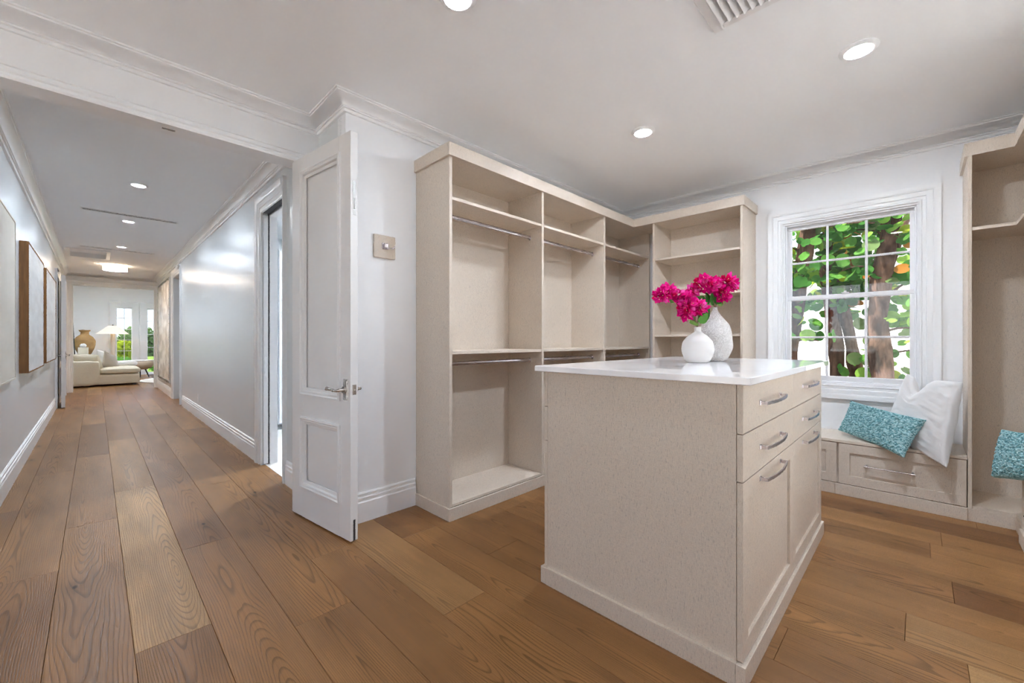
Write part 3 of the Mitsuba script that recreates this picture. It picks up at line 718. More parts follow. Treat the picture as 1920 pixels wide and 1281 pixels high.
vase('vase', VS, [(.048, 0), (.056, .004), (.075, .035), (.085, .075), (.079, .11), (.058, .142), (.030, .164), (.020, .172), (.0175, .18), (.0185, .196), (.0185, .200)], .0185, 'vase_smooth', 'small round matte white vase in front on the countertop')
vase('vase', VB, [(.045, 0), (.055, .004), (.080, .045), (.095, .105), (.094, .150), (.078, .205), (.052, .248), (.027, .282), (.016, .302), (.0125, .316), (.0125, .322)], .0125, 'vase_rough', 'tall speckled white bottle vase behind the small vase', .012)

# ------------------------------------------------------------------ bougainvillea
for nm, c, tr_ in (('bract_a', (0.60, 0.008, 0.19), .28), ('bract_b', (0.74, 0.030, 0.30), .34), ('bract_c', (0.50, 0.006, 0.075), .25), ('bract_d', (0.78, 0.12, 0.46), .36)):
    scene[nm] = {'type': 'principledthin', 'base_color': rgb(*c), 'roughness': .6, 'diff_trans': tr_ * 2, 'spec_trans': 0.0}
for nm, c in (('leaf_dark', (0.045, 0.14, 0.03)), ('leaf_mid', (0.10, 0.26, 0.055)), ('leaf_light', (0.22, 0.42, 0.11))):
    scene[nm] = {'type': 'principledthin', 'base_color': rgb(*c), 'roughness': .4, 'diff_trans': .5, 'spec_trans': 0.0}
plain('pistil', (0.85, 0.72, 0.45), .6)
plain('stem_green', (0.22, 0.26, 0.10), .6)
plain('stem_brown', (0.16, 0.10, 0.06), .7)
def blade(L, W, fold=.25, curl=.25, n=6, tip=.5):
    """a pointed leaf along +x, width W, folded along its middle, curling to +z"""
    t = np.linspace(0, 1, n + 1)
    w = W / 2 * np.sin(PI * t ** tip) ** .8
    V, F = [], []
    for a, b in zip(t, w):
        z = curl * L * a * a
        V += [(a * L, -b, z + fold * b), (a * L, 0, z), (a * L, b, z + fold * b)]
    for i in range(n):
        q = 3 * i
        for c in (0, 1): F += [(q + c, q + 3 + c, q + 4 + c), (q + c, q + 4 + c, q + 1 + c)]
    return trimesh.Trimesh(np.array(V), np.array(F), process=False)
def flower_mesh(seed):
    r = np.random.default_rng(seed)
    ms = []
    for j in range(3):
        b = blade(.030, .025, .35, float(r.uniform(.25, .7)), 5, .62)
        b.apply_transform(trimesh.transformations.rotation_matrix(-float(r.uniform(.5, .9)), (0, 1, 0)))
        b.apply_transform(trimesh.transformations.rotation_matrix(j * 2 * PI / 3 + float(r.uniform(-.3, .3)), (0, 0, 1)))
        ms.append(b)
    return join(ms)
FLOWERS = [[mikit.ply(flower_mesh(s), b, True) for b in ('bract_a', 'bract_b', 'bract_c', 'bract_d')] for s in range(4)]
PISTIL = mikit.ply(join([tube([(0, 0, 0), (.002, .001, .012), (.003, .002, .017)], [.0014, .0012, .0022], 6)]), 'pistil', True)
LEAF_B = [mikit.ply(blade(.055, .038, .15, .2, 8, .62), b, True) for b in ('leaf_dark', 'leaf_mid', 'leaf_light')]
def frame_to(d, roll, at, sc=1.0):
    """+z of the shape to direction d"""
    d = np.array(d, float); d /= np.linalg.norm(d)
    a = np.cross(d, [0.2, 0.1, 1.0]); a /= np.linalg.norm(a); b = np.cross(d, a)
    c, s = math.cos(roll), math.sin(roll)
    x, y = c * a + s * b, -s * a + c * b
    M = np.eye(4); M[:3, 0], M[:3, 1], M[:3, 2], M[:3, 3] = x * sc, y * sc, d * sc, at
    return T(M)
def leaf_to(x, up_, at, sc=1.0):
    x = np.array(x, float); x /= np.linalg.norm(x)
    y = np.cross(up_, x); y /= np.linalg.norm(y); z = np.cross(x, y)
    M = np.eye(4); M[:3, 0], M[:3, 1], M[:3, 2], M[:3, 3] = x * sc, y * sc, z * sc, at
    return T(M)
def bougainvillea(label, neck, clusters, leaves, seed):
    r = np.random.default_rng(seed)
    t = thing('bougainvillea_spray', label, 'flowers', 'bougainvillea sprays on the countertop')
    neck = np.array(neck, float)
    ms = [tube([neck - (0, 0, .05), neck, neck + (0, 0, .03)], .0035, 7)]
    for c, rad, n in clusters:
        c = np.array(c, float)
        mid = neck + (0, 0, .03) + .5 * (c - neck) + (0, 0, .01)
        ms.append(tube(spline([neck, neck + (c - neck) * .2 + (0, 0, .02), mid, c], 10), np.linspace(.003, .0016, 10), 6))
    add(t + '__stem', join(ms), 'stem_brown', True)
    for c, rad, n in clusters:
        c = np.array(c, float)
        for i in range(n):                                   # spread over the ball by the golden angle
            z = 1 - 2 * (i + .5) / n
            a = i * 2.39996 + float(r.uniform(-.3, .3))
            d = np.array([math.sqrt(1 - z * z) * math.cos(a), math.sqrt(1 - z * z) * math.sin(a), z])
            p = c + d * rad * float(r.uniform(.62, 1.0))
            f = FLOWERS[int(r.integers(4))][int(r.choice(4, p=[.36, .34, .16, .14]))]
            fr = frame_to(d + r.normal(0, .25, 3), float(r.uniform(0, 6.3)), p - d * .012, float(r.uniform(.95, 1.3)))
            k = put(t + '__flower', f, fr)
            scene[k + '__pistil'] = {**PISTIL, 'to_world': fr}
    for p, d, kind, sc in leaves:
        put(t + '__leaf', LEAF_B[kind], leaf_to(d, np.array([-.5, -.6, .7]) + r.normal(0, .15, 3), p, sc))
bougainvillea('magenta bougainvillea spray in the small vase, trailing to the left', (2.376, .885, 1.262),
              [((2.173, 1.002, 1.437), .038, 20), ((2.205, .985, 1.455), .042, 22), ((2.262, .945, 1.440), .034, 16), ((2.296, .915, 1.425), .030, 12), ((2.273, .901, 1.375), .046, 26), ((2.270, .905, 1.345), .040, 20), ((2.335, .861, 1.372), .036, 18)],
              [((2.372, .880, 1.290), (-.35, .25, -.06), 2, 1.15), ((2.372, .870, 1.285), (.0, -.5, .9), 1, 1.3), ((2.376, .868, 1.30), (.22, -.3, .5), 0, 1.45), ((2.30, .89, 1.40), (-.3, .2, .3), 1, .6), ((2.20, .98, 1.41), (.4, -.3, -.2), 1, .7), ((2.35, .88, 1.285), (-.5, .4, .1), 2, 1.0)], 21)
bougainvillea('magenta bougainvillea spray in the tall speckled vase', (2.600, .868, 1.385),
              [((2.520, .900, 1.525), .050, 30), ((2.565, .872, 1.515), .046, 26), ((2.650, .815, 1.537), .042, 22), ((2.672, .800, 1.520), .034, 14), ((2.614, .827, 1.462), .040, 20), ((2.484, .955, 1.487), .030, 12), ((2.60, .845, 1.490), .030, 12)],
              [((2.55, .90, 1.42), (-.8, .35, .35), 1, 1.3), ((2.57, .89, 1.41), (-.6, .2, .55), 0, 1.3), ((2.585, .875, 1.41), (-.35, .1, .8), 0, 1.35), ((2.60, .86, 1.405), (.1, -.2, .9), 0, 1.3), ((2.59, .87, 1.40), (-.2, .2, .7), 0, 1.2), ((2.53, .915, 1.435), (-.9, .5, .1), 1, 1.0), ((2.61, .855, 1.40), (.5, -.5, .35), 2, .8), ((2.605, .86, 1.42), (.1, -.3, 1), 0, 1.1), ((2.57, .88, 1.43), (-.3, .3, .4), 0, 1.2)], 22)

# ------------------------------------------------------------------ hall: art, fixtures
def wood_frame(p, n, uv):
    g = fbm(p.x * 60 + p.y * 60, p.z * 7, 2, 3)
    return mix((0.10, 0.038, 0.008), (0.24, 0.105, 0.025), g)
scene['art_wood'] = two({'type': 'principled', 'base_color': proc(wood_frame), 'roughness': .5})
def plaster(p, n, uv):
    return mix((0.60, 0.59, 0.57), (0.80, 0.80, 0.79), fbm(p.y * 3, p.z * 14, 0, 4))
scene['art_plaster'] = two({'type': 'bumpmap', 'arbitrary': proc(lambda p, n, uv: fbm(p.y * 25, p.z * 60, 0, 4), eps=2e-3), 'scale': .006, 'bsdf': {'type': 'principled', 'base_color': proc(plaster), 'roughness': .5}})
scene['art_cream'] = two({'type': 'principled', 'base_color': proc(lambda p, n, uv: mix((.70, .66, .57), (.78, .74, .66), fbm(p.y * 4, p.z * 9, 1))), 'roughness': .7})
def art(label, y0, y1, z0, z1, frame, face, d=.055):
    t = thing('wall_art', label, 'artwork')
    f = .012
    add(t + '__frame', join([box(XL, XL + d, y0, y0 + f, z0, z1, .001), box(XL, XL + d, y1 - f, y1, z0, z1, .001), box(XL, XL + d, y0 + f, y1 - f, z0, z0 + f), box(XL, XL + d, y0 + f, y1 - f, z1 - f, z1)]), frame)
    add(t + '__canvas', box(XL, XL + d - .004, y0 + f, y1 - f, z0 + f, z1 - f), face)
art('large plain cream canvas cut by the left photo edge', 3.75, 5.38, .870, 2.185, 'art_cream', 'art_cream', .03)
art('white textured panel in a brown wood frame, nearer of two', 5.93, 7.56, .885, 2.12, 'art_wood', 'art_plaster', .06)
art('white textured panel in a brown wood frame, farther of two', 7.93, 9.75, .900, 2.12, 'art_wood', 'art_plaster', .06)
scene['pearl'] = two({'type': 'bumpmap', 'arbitrary': proc(lambda p, n, uv: fbm(p.y * 5, p.z * 9, 0, 4), eps=3e-3), 'scale': .02, 'bsdf': {'type': 'principled', 'base_color': proc(lambda p, n, uv: mix((.50, .47, .44), (.80, .79, .77), smoothstep(.3, .7, fbm(p.y * 4, p.z * 7, 2, 4)))), 'roughness': .22, 'specular': .7}})
t = thing('art_panel', 'tall glossy pearl-toned panel on the right wall at the hall end', 'artwork')
add(t + '__frame', join([box(XH - .045, XH, 11.12, 11.16, .30, 2.52, .002), box(XH - .045, XH, 13.30, 13.34, .30, 2.52, .002), box(XH - .045, XH, 11.16, 13.30, 2.48, 2.52), box(XH - .045, XH, 11.16, 13.30, .30, .34)]), 'steel')
add(t + '__face', box(XH - .035, XH - .001, 11.16, 13.30, .34, 2.48), 'pearl')
t = thing('outlet', 'white electrical outlet low on the right wall of the hall', 'outlet')
add(t + '__plate', box(XH - .006, XH, 7.92, 7.995, .24, .36, .002), 'plastic_white')
for z in (.275, .325): add(t + '__socket', box(XH - .0085, XH - .005, 7.94, 7.975, z - .016, z + .016, .002), 'plastic_white')
def slot(label, x0, x1, y):
    t = thing('slot_diffuser', label, 'air diffuser', 'slot diffusers in the hall ceiling')
    add(t + '__frame', join([box(x0, x1, y - .05, y - .032, CEIL - .006, CEIL + .001), box(x0, x1, y + .032, y + .05, CEIL - .006, CEIL + .001), box(x0, x0 + .015, y - .032, y + .032, CEIL - .006, CEIL + .001), box(x1 - .015, x1, y - .032, y + .032, CEIL - .006, CEIL + .001), box(x0, x1, y - .004, y + .004, CEIL - .006, CEIL + .001)]), 'plastic_white')
    for s in (-.018, .018): add(t + '__slot', box(x0 + .015, x1 - .015, y + s - .013, y + s + .013, CEIL - .0022, CEIL + .0005), 'dark_slot')
slot('long narrow slot air diffuser in the hall ceiling, nearer of two', -.125, .765, 6.97)
slot('long narrow slot air diffuser in the hall ceiling, farther of two', -.18, .75, 9.76)
t = thing('ceiling_hatch', 'square white access hatch recessed in the hall ceiling at left', 'hatch')
hx0, hx1, hy0, hy1 = HATCH
add(t + '__frame', join([box(hx0, hx1, hy0, hy0 + .05, CEIL - .015, CEIL + .12, .003), box(hx0, hx1, hy1 - .05, hy1, CEIL - .015, CEIL + .12, .003), box(hx0, hx0 + .05, hy0 + .05, hy1 - .05, CEIL - .015, CEIL + .12, .003), box(hx1 - .05, hx1, hy0 + .05, hy1 - .05, CEIL - .015, CEIL + .12, .003)]), 'paint_trim')
add(t + '__panel', box(hx0 + .04, hx1 - .04, hy0 + .04, hy1 - .04, CEIL + .07, CEIL + .09), 'paint_ceiling')
scene['shade_warm'] = two({'type': 'principled', 'base_color': rgb(.85, .78, .66), 'roughness': .7})
t = thing('drum_ceiling_light', 'warm lit drum flush lamp on the ceiling at the hall end', 'ceiling light')
dl = (.29, 11.8)
add(t + '__base', lathe([(0, 0), (.06, 0), (.06, -.02), (0, -.02)], (*dl, CEIL), 24), 'nickel')
add(t + '__shade', lathe([(.185, -.02), (.190, -.02), (.190, -.115), (.185, -.115), (.185, -.02)], (*dl, CEIL), 48), 'shade_warm', 40, emitter={'type': 'area', 'radiance': rgb(6, 4.6, 3.2)})
add(t + '__ring', join([lathe([(.188, z), (.194, z), (.194, z - .008), (.188, z - .008), (.188, z)], (*dl, CEIL), 48) for z in (-.014, -.095)]), 'nickel', 40)
add(t + '__diffuser', lathe([(0, -.105), (.185, -.105), (.185, -.109), (0, -.109)], (*dl, CEIL), 40), 'shade_warm', 40, emitter={'type': 'area', 'radiance': rgb(60, 45, 32)})

# white cabinet seen through the pocket doorway
t = thing('bathroom_cabinet', 'tall white cabinet seen through the pocket doorway', 'cabinet')
add(t + '__body', box(1.70, 2.5, 6.02, 6.55, .08, 2.40), 'paint_trim')
for z0, z1 in ((.10, .44), (.46, .76), (.78, 1.55), (1.57, 2.38)):
    k = add(t + '__front', box(1.705, 2.495, 6.0, 6.02, z0, z1, .002), 'paint_trim')
    add(k + '__handle', box(1.78, 1.98, 5.975, 5.995, (z0 + z1) / 2 - .006, (z0 + z1) / 2 + .006, .003), 'black_metal')

# ------------------------------------------------------------------ living room
LX0, LX1, LC = -4.0, 5.0, 3.0
GL = [(.50, .90, .46, 2.34), (1.28, 2.3, .02, 2.34), (-3.4, -1.2, .3, 2.4)]
struct('wall_living_far', walls_with_holes(LX0, LX1, -.015, 3.2, GL, on_y(YFAR), .2), 'paint_wall', label='white far wall of the living room with windows')
struct('wall_living_left', box(LX0 - .1, LX0, YEND + .1, YFAR + .2, -.015, 3.2), 'paint_wall', label='white left wall of the living room')
struct('wall_living_right', walls_with_holes(YEND + .1, YFAR, -.015, 3.2, [(15.2, 18.4, .1, 2.5)], on_x(LX1), .1), 'paint_wall', label='white right wall of the living room')
struct('ceiling_living', box(LX0 - .1, LX1 + .1, YEND + .1, YFAR + .25, LC, LC + .15), 'paint_ceiling', label='white ceiling of the living room')
def glazing(key, x0, x1, z0, z1, cols, rows, label, w=.05):
    tag(key, label, None, None, 'structure')
    y = YFAR
    add(key + '__casing', around(((0, 0), (0, .02), (.17, .03), (.17, 0)), [(x0, y, z0), (x1, y, z0), (x1, y, z1), (x0, y, z1)], (0, -1, 0), True), 'paint_trim')
    add(key + '__frame', join([box(x0, x1, y + .05, y + .09, z0, z0 + w), box(x0, x1, y + .05, y + .09, z1 - w, z1), box(x0, x0 + w * .4, y + .05, y + .09, z0, z1), box(x1 - w * .4, x1, y + .05, y + .09, z0, z1)]), 'sash_white')
    for i in range(1, cols): add(key + '__muntin', box(x0 + (x1 - x0) * i / cols - .01, x0 + (x1 - x0) * i / cols + .01, y + .055, y + .085, z0, z1), 'sash_white')
    for j in range(1, rows): add(key + '__muntin', box(x0, x1, y + .056, y + .084, z0 + (z1 - z0) * j / rows - .01, z0 + (z1 - z0) * j / rows + .01), 'sash_white')
    for i in range(cols):
        for j in range(rows):
            a, b, c, d = x0 + (x1 - x0) * i / cols + .01, x0 + (x1 - x0) * (i + 1) / cols - .01, z0 + (z1 - z0) * j / rows + .01, z0 + (z1 - z0) * (j + 1) / rows - .01
            add(key + '__pane', trimesh.Trimesh(np.array([(a, y + .07, c), (b, y + .07, c), (b, y + .07, d), (a, y + .07, d)]), [(0, 1, 2), (0, 2, 3)], process=False), 'pane')
glazing('window_3', *GL[0], 2, 5, 'tall narrow living room window behind the floor lamp')
glazing('door_4', *GL[1], 3, 5, 'white glazed garden door at the right of the living room', .06)

def soft(x0, x1, y0, y1, z0, z1, r, puff=0.0, n=14):
    """rounded block with puffed faces"""
    m = trimesh.creation.box((2, 2, 2)); m = m.subdivide().subdivide().subdivide()
    v = m.vertices.copy()
    h = np.array([(x1 - x0) / 2, (y1 - y0) / 2, (z1 - z0) / 2])
    inner = np.maximum(h - r, .001)
    p = v * h
    c = np.clip(p, -inner, inner)
    d = p - c
    L = np.linalg.norm(d, axis=1, keepdims=True)
    p = np.where(L > 1e-9, c + d / np.maximum(L, 1e-9) * np.minimum(L, r), p)
    w = (1 - np.abs(v) ** 2)
    p[:, 2] += puff * v[:, 2] * np.clip(w[:, 0], 0, 1) * np.clip(w[:, 1], 0, 1)
    m.vertices = p + ((x0 + x1) / 2, (y0 + y1) / 2, (z0 + z1) / 2)
    return m
scene['sofa_cloth'] = two({'type': 'principled', 'base_color': proc(lambda p, n, uv: mi.Color3f(.72, .66, .54) * (.94 + .1 * noise(p.x * 90, p.y * 90, p.z * 90))), 'roughness': .9, 'specular': .1})
plain('cushion_grey', (0.56, 0.50, 0.44), .9, .1)
plain('throw_white', (0.82, 0.80, 0.78), .9, .1)
t = thing('sofa', 'low cream sofa with loose back cushion in the living room', 'sofa')
add(t + '__base', soft(-1.6, .86, 15.05, 16.6, .035, .32, .06), 'sofa_cloth', 50)
add(t + '__arm', soft(-1.6, .085, 14.98, 15.45, .03, .665, .09), 'sofa_cloth', 50)
add(t + '__seat_cushion', soft(.09, .87, 15.02, 16.5, .315, .46, .06, .03), 'sofa_cloth', 50)
add(t + '__back_cushion', pillow_mesh((-.42, 15.42, .83), (.06, 15.30, .80), (.16, 15.55, .44), (-.38, 15.75, .52), .26, 30, 30, None, .04), 'sofa_cloth', True)
for x in (.70, -1.5): add(t + '__foot', box(x, x + .08, 15.12, 15.2, 0, .04, .004), 'black_metal')
k = add('cushion', pillow_mesh((.17, 15.60, .93), (.40, 15.75, .76), (.47, 15.62, .45), (.10, 15.62, .46), .16, 30, 30, None, .06), 'cushion_grey', True)
tag(k, 'taupe square cushion standing on the sofa seat, in front', 'cushion')
k = add('cushion', pillow_mesh((.02, 16.0, .96), (.24, 16.1, .88), (.26, 16.0, .5), (-.02, 16.0, .5), .14, 30, 30, None, .06), 'throw_white', True)
tag(k, 'pale grey cushion behind the taupe cushion on the sofa', 'cushion')
k = add('bolster', soft(.42, .86, 16.0, 16.48, .475, .60, .06, .02), 'throw_white', 50)
tag(k, 'folded white throw lying at the back of the sofa seat', 'throw')
t = thing('console_table', 'dark console table behind the sofa carrying the big jar', 'table')
add(t + '__tabletop', box(-1.3, .15, 16.62, 17.36, .70, .745, .004), 'black_metal')
for x in (-1.25, .06): add(t + '__leg', box(x, x + .06, 16.66, 17.30, 0, .70, .003), 'black_metal')
def clay(p, n, uv): return mix((.26, .13, .04), (.48, .30, .12), fbm(p.x * 6, p.y * 6, p.z * 9, 4))
scene['clay'] = two({'type': 'principled', 'base_color': proc(clay), 'roughness': .7})
k = add('clay_jar', lathe(np.vstack([[(0, 0)], spline([(.10, 0), (.15, .10), (.215, .30), (.225, .42), (.16, .56), (.090, .63), (.088, .69), (.12, .73), (.12, .75)], 50), [(.105, .75), (.075, .68), (0, .66)]]), (-.215, 17.05, .745), 40), 'clay', 50)
tag(k, 'large ochre clay jar with a flared neck on the console', 'jar')
k = add('dark_planter', lathe(np.vstack([[(0, 0)], spline([(.12, 0), (.17, .12), (.18, .3), (.15, .44), (.14, .46)], 20), [(.12, .46), (.11, .3), (0, .28)]]), (-.62, 16.95, .745), 32), 'leaf_shade', 50)
tag(k, 'dark rounded planter at the left of the clay jar', 'planter')
k = add('leaning_pole', tube([(-.40, 16.66, .75), (-.47, 16.70, 2.35)], .012, 10), 'black_metal', 50)
tag(k, 'slim dark pole rising at the left of the clay jar', 'pole')
k = add('decor_box', box(-.345, -.135, 16.63, 16.79, .745, 1.0, .006), 'sofa_cloth')
tag(k, 'pale stone box in front of the clay jar', 'box')
k = add('coral_ornament', soft(-.31, -.17, 16.65, 16.77, 1.0, 1.09, .045, .02), 'throw_white', 50)
tag(k, 'white lumpy ornament sitting on the pale stone box', 'ornament')
t = thing('floor_lamp', 'lit white floor lamp with a conical shade beside the window', 'lamp')
LPX, LPY = .40, 18.7
plain('limed_wood', (.66, .54, .42), .6)
add(t + '__pole', tube([(LPX, LPY, .03), (LPX, LPY, 1.42)], [.06, .055], 20), 'limed_wood', 50)
add(t + '__base', lathe([(0, 0), (.17, 0), (.17, .025), (0, .03)], (LPX, LPY, 0), 32), 'limed_wood', 40)
shade = lathe([(.40, 0), (.11, .27), (.10, .27), (.39, 0), (.40, 0)], (LPX, LPY, 1.405), 40)
add(t + '__shade', shade, 'throw_white', 40, emitter={'type': 'area', 'radiance': rgb(.34, .26, .18)})
bulb = trimesh.creation.icosphere(2, .055); bulb.apply_translation((LPX, LPY, 1.48))
add(t + '__bulb', bulb, 'lamp_lens', True, emitter={'type': 'area', 'radiance': rgb(45, 30, 18)})
add(t + '__finial', lathe([(0, 0), (.012, 0), (.016, .02), (.008, .04), (0, .045)], (LPX, LPY, 1.675), 16), 'black_metal', 40)
t = thing('drum_stool', 'round wooden bowl-shaped stool with slanting black legs', 'stool')
SX, SY = 1.02, 18.0
add(t + '__seat', lathe(np.vstack([[(0, .26)], spline([(.16, .26), (.30, .33), (.36, .44), (.37, .50), (.36, .535)], 24), [(.345, .50), (0, .49)]]), (SX, SY, 0), 40), 'limed_wood', 50)
add(t + '__lid', lathe([(0, .53), (.36, .53), (.37, .545), (.36, .56), (0, .565)], (SX, SY, 0), 40), 'throw_white', 40)
for a in (-.6, 1.5, 3.6): add(t + '__leg', tube([(SX + .14 * math.cos(a), SY + .14 * math.sin(a), .29), (SX + .26 * math.cos(a), SY + .26 * math.sin(a), 0)], [.02, .014], 10), 'black_metal', 50)
k = add('round_rug', lathe([(0, .002), (1.55, .002), (1.55, .014), (1.50, .018), (0, .018)], (2.42, 16.1, 0), 64), 'throw_white', 30)
tag(k, 'round pale rug on the living room floor', 'rug')
k = add('armchair', soft(1.42, 2.2, 17.0, 17.8, .02, .62, .12), 'cushion_grey', 50)
tag(k, 'grey armchair half hidden by the casing at the hall end', 'armchair')

# ------------------------------------------------------------------ outdoors
plain('stone_pale', (.66, .64, .60), .8, .2)
def lawn_c(p, n, uv): return mix((.07, .13, .02), (.15, .22, .04), fbm(p.x * 1.5, p.y * 1.5, 0, 4))
scene['lawn_green'] = two({'type': 'principled', 'base_color': proc(lawn_c), 'roughness': .9, 'specular': .1})
scene['mulch'] = two({'type': 'principled', 'base_color': proc(lambda p, n, uv: mix((.30, .25, .22), (.50, .44, .40), fbm(p.x * 9, p.y * 9, 0, 4))), 'roughness': .95, 'specular': .1})
struct('ground', join([box(-60, 80, YFAR + .2, 140, -.3, -.05)]), 'lawn_green', label='green lawn outside the living room')
struct('bounce_paving', join([box(-14, 14, -14, YR - .13, -.3, -.04), box(-14, XB - .13, YR - .13, YFAR, -.3, -.04)]), 'stone_pale', label='added pale paving that bounces sunlight in through the unseen windows')  # unseen pale paving, added to throw sunlight up onto the ceiling
struct('ground_side', join([box(XW + .17, 14, YR - .13, YFAR, -.3, -.05)]), 'mulch', label='mulched ground outside the dressing room window')
plain('garden_wall_white', (.84, .84, .83), .8, .2)
k = add('garden_wall', join([box(-4, 9, -4.4, -4.2, -.1, 2.6), box(-4, 9, -4.44, -4.16, 2.6, 2.68)]), 'garden_wall_white')  # unseen reflector wall, added to send sunlight through the side window
tag(k, 'added white wall bouncing sunlight into the side window', 'wall')
k = add('garden_wall', join([box(9.0, 9.2, -4.4, 9, -.1, 2.6), box(8.96, 9.24, -4.4, 9, 2.6, 2.68)]), 'garden_wall_white')
tag(k, 'sunlit white garden wall behind the sea grape trees', 'wall')
def bark(p, n, uv):
    g = fbm(p.x * 14 + p.y * 14, p.z * 5, p.y * 6, 4)
    return mix((.040, .020, .012), (.17, .10, .070), smoothstep(.3, .75, g))
scene['bark'] = two({'type': 'bumpmap', 'arbitrary': proc(lambda p, n, uv: fbm(p.x * 45 + p.y * 45, p.z * 14, p.y * 20, 3), eps=2e-3), 'scale': .02, 'bsdf': {'type': 'principled', 'base_color': proc(bark), 'roughness': .9, 'specular': .15}})
SG = {'grape_a': (.050, .165, .034), 'grape_b': (.11, .29, .055), 'grape_c': (.23, .43, .07), 'grape_d': (.34, .42, .035), 'grape_e': (.16, .25, .095), 'grape_f': (.38, .17, .04)}
for nm, c in SG.items(): scene[nm] = {'type': 'principledthin', 'base_color': rgb(*c), 'roughness': .45, 'diff_trans': .75, 'spec_trans': 0.0}
def round_leaf(seed):
    """a sea grape leaf: a nearly round, slightly cupped disc with a notch at the stalk"""
    r = np.random.default_rng(seed)
    n, cup, wav = 14, float(r.uniform(.05, .22)), float(r.uniform(.02, .07))
    V = [(0, 0, 0)]
    for ring in (.55, 1.0):
        for j in range(n):
            a = 2 * PI * j / n
            q = ring * (1 - .30 * math.exp(-(min(a, 2 * PI - a) / .30) ** 2) * ring)
            V.append((-q * math.cos(a), q * math.sin(a) * .96, cup * ring ** 2 + wav * ring * math.sin(3 * a + seed) - .10 * abs(math.sin(a)) * 0))
    F = [(0, 1 + j, 1 + (j + 1) % n) for j in range(n)]
    for j in range(n):
        k = (j + 1) % n
        F += [(1 + j, 1 + n + j, 1 + n + k), (1 + j, 1 + n + k, 1 + k)]
    return trimesh.Trimesh(np.array(V) * .068, np.array(F), process=False)
SGL = [{c: mikit.ply(round_leaf(s), c, True) for c in SG} for s in range(4)]
def sea_grape(label, root, lean, r0, nleaf, spread, seed, zlo, zhi, colors):
    r = np.random.default_rng(seed)
    t = thing('sea_grape_tree', label, 'tree', 'sea grape trees outside the window')
    root = np.array([*root, -.1])
    def along(h): return root + np.array([lean[0] * h, lean[1] * h, h]) + np.array([.06 * math.sin(2.1 * h + seed), .08 * math.sin(1.7 * h + 2 * seed), 0])
    hs = np.linspace(0, 4.2, 22)
    m = tube([along(h) for h in hs], r0 * (1.25 - .12 * hs) * (1 + .12 * np.sin(hs * 7 + seed)), 14)
    m.vertices += (meshkit.noise(m.vertices * 9, seed)[:, None] - .5) * .03
    add(t + '__trunk', m, 'bark', 50)
    twigs = []
    for b in range(11):
        h = float(r.uniform(zlo - .3, zhi))
        a = along(h)
        d = np.array([float(r.uniform(-.75, .25)), float(r.uniform(-1, 1)), float(r.uniform(-.1, .6))])
        e = a + d * float(r.uniform(.3, .75)) * spread
        pts = spline([a, a + (e - a) * .5 + (0, 0, .06), e], 8)
        twigs.append(pts)
        if b < 8: add(t + '__branch', tube(pts, np.linspace(.016, .006, 8), 7), 'bark', 50)
    names = list(SG)
    for i in range(nleaf):
        tw = twigs[int(r.integers(len(twigs)))]
        p = tw[int(r.integers(1, 8))] + r.normal(0, .13, 3) * np.array([1.0, 1.2, 1.15])
        p[2] = np.clip(p[2], zlo - .25, zhi + .4)
        p[0] = max(p[0], XW + .45)
        nrm = np.array([-.75, 0, .45]) + r.normal(0, .45, 3)
        c = names[int(r.choice(6, p=colors))]
        put(t + '__leaf', SGL[int(r.integers(4))][c], frame_to(nrm, float(r.uniform(0, 6.3)), p, float(r.uniform(.65, 1.3))))
sea_grape('ivy-grown sea grape trunk with round leaves at the left of the window', (6.35, 1.14), (.0, -.02), .09, 190, 1.0, 3, 1.5, 3.0, [.36, .30, .16, .06, .10, .02])
sea_grape('forked sea grape with round green leaves behind the middle panes', (6.75, .86), (.02, -.03), .075, 230, 1.15, 5, 1.75, 3.0, [.28, .34, .20, .07, .09, .02])
sea_grape('slender sea grape leaning right behind the middle panes', (6.95, .62), (.0, .05), .065, 190, 1.1, 8, 1.8, 3.0, [.28, .34, .20, .06, .09, .03])
sea_grape('thick dark sea grape trunk with leaves at the right of the window', (6.45, .30), (.03, -.02), .095, 230, 1.1, 12, 1.65, 3.0, [.38, .30, .15, .05, .09, .03])
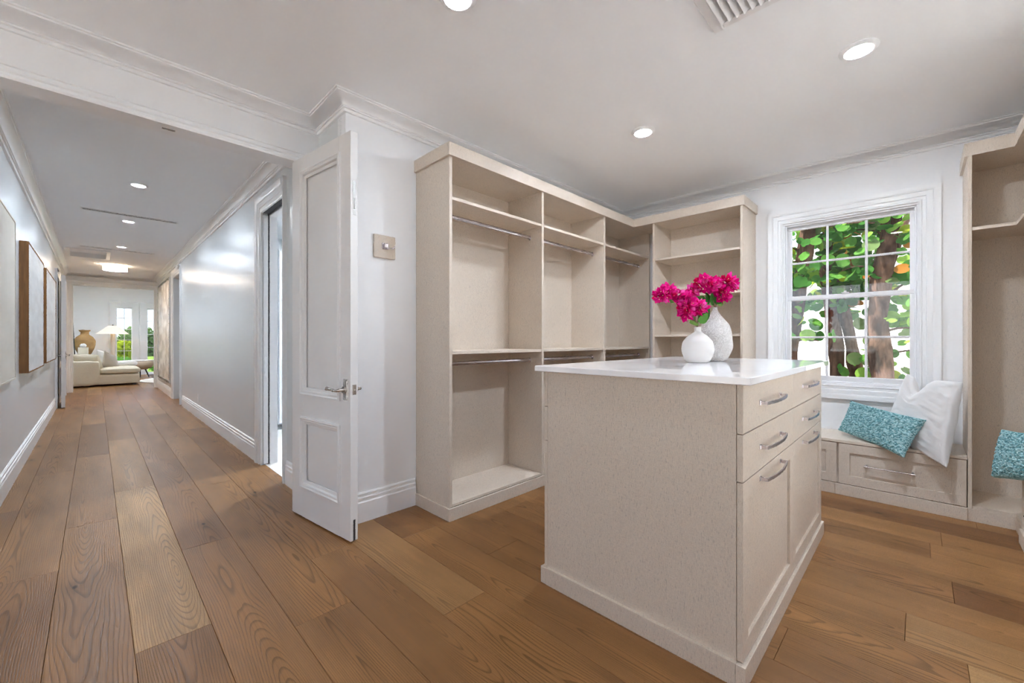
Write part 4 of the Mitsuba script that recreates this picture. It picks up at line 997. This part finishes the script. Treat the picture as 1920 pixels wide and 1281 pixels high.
sea_grape('low young sea grape with pale leaves under the window', (6.9, .45), (-.05, -.12), .035, 110, .9, 15, .55, 1.1, [.22, .30, .22, .08, .15, .03])

def bush(key, label, at, rad, nleaf, seed, bsdf, size=.16):
    r = np.random.default_rng(seed)
    t = thing(key, label, 'bush', 'garden bushes outside the living room')
    V, F = [], []
    for i in range(nleaf):
        d = r.normal(0, 1, 3); d /= np.linalg.norm(d); d[2] = abs(d[2]) * 1.0
        p = np.array(at) + d * np.array(rad) * float(r.uniform(.6, 1.0))
        a = r.normal(0, 1, 3); a /= np.linalg.norm(a); b = np.cross(a, d + r.normal(0, .3, 3)); b /= np.linalg.norm(b) + 1e-9
        k = len(V); s = size * float(r.uniform(.6, 1.3))
        V += [p - a * s, p + b * s * .45, p + a * s, p - b * s * .45]
        F += [(k, k + 1, k + 2), (k, k + 2, k + 3)]
    k = add(t + '__foliage', trimesh.Trimesh(np.array(V), np.array(F), process=False), bsdf)
    labels[k] = {'kind': 'stuff'}
    add(t + '__stem', tube([(at[0], at[1], -.1), (at[0], at[1], at[2] + rad[2] * .6)], .05, 8), 'stem_brown')
for i, (x, y, rx, rz, c, lb) in enumerate(((-.8, 44, 1.6, 2.3, 'grape_a', 'dark tall hedge shrub beyond the lawn, far left'), (2.5, 45, 1.6, 2.5, 'grape_e', 'grey-green tall hedge shrub beyond the lawn, behind the window'), (5.6, 44, 1.4, 2.3, 'grape_a', 'dark tall hedge shrub beyond the lawn, behind the garden door'), (8.7, 46, 1.6, 2.4, 'grape_e', 'grey-green tall hedge shrub beyond the lawn, far right'))):
    bush('hedge_shrub', lb, (x, y, 0), (rx, 1.6, rz), 2400, 40 + i, c, .20)
bush('croton_bush', 'bright yellow-green croton bush behind the living room window', (1.0, 27.5, .2), (.62, .6, 1.05), 900, 61, 'grape_d', .13)
bush('low_hedge', 'low dark green hedge just outside the living room window', (.70, 21.8, 0), (.62, .45, .56), 1500, 62, 'grape_b', .07)
bush('low_hedge', 'low dark green hedge just outside the garden door', (2.15, 22.2, 0), (.65, .5, .62), 1300, 63, 'grape_b', .07)
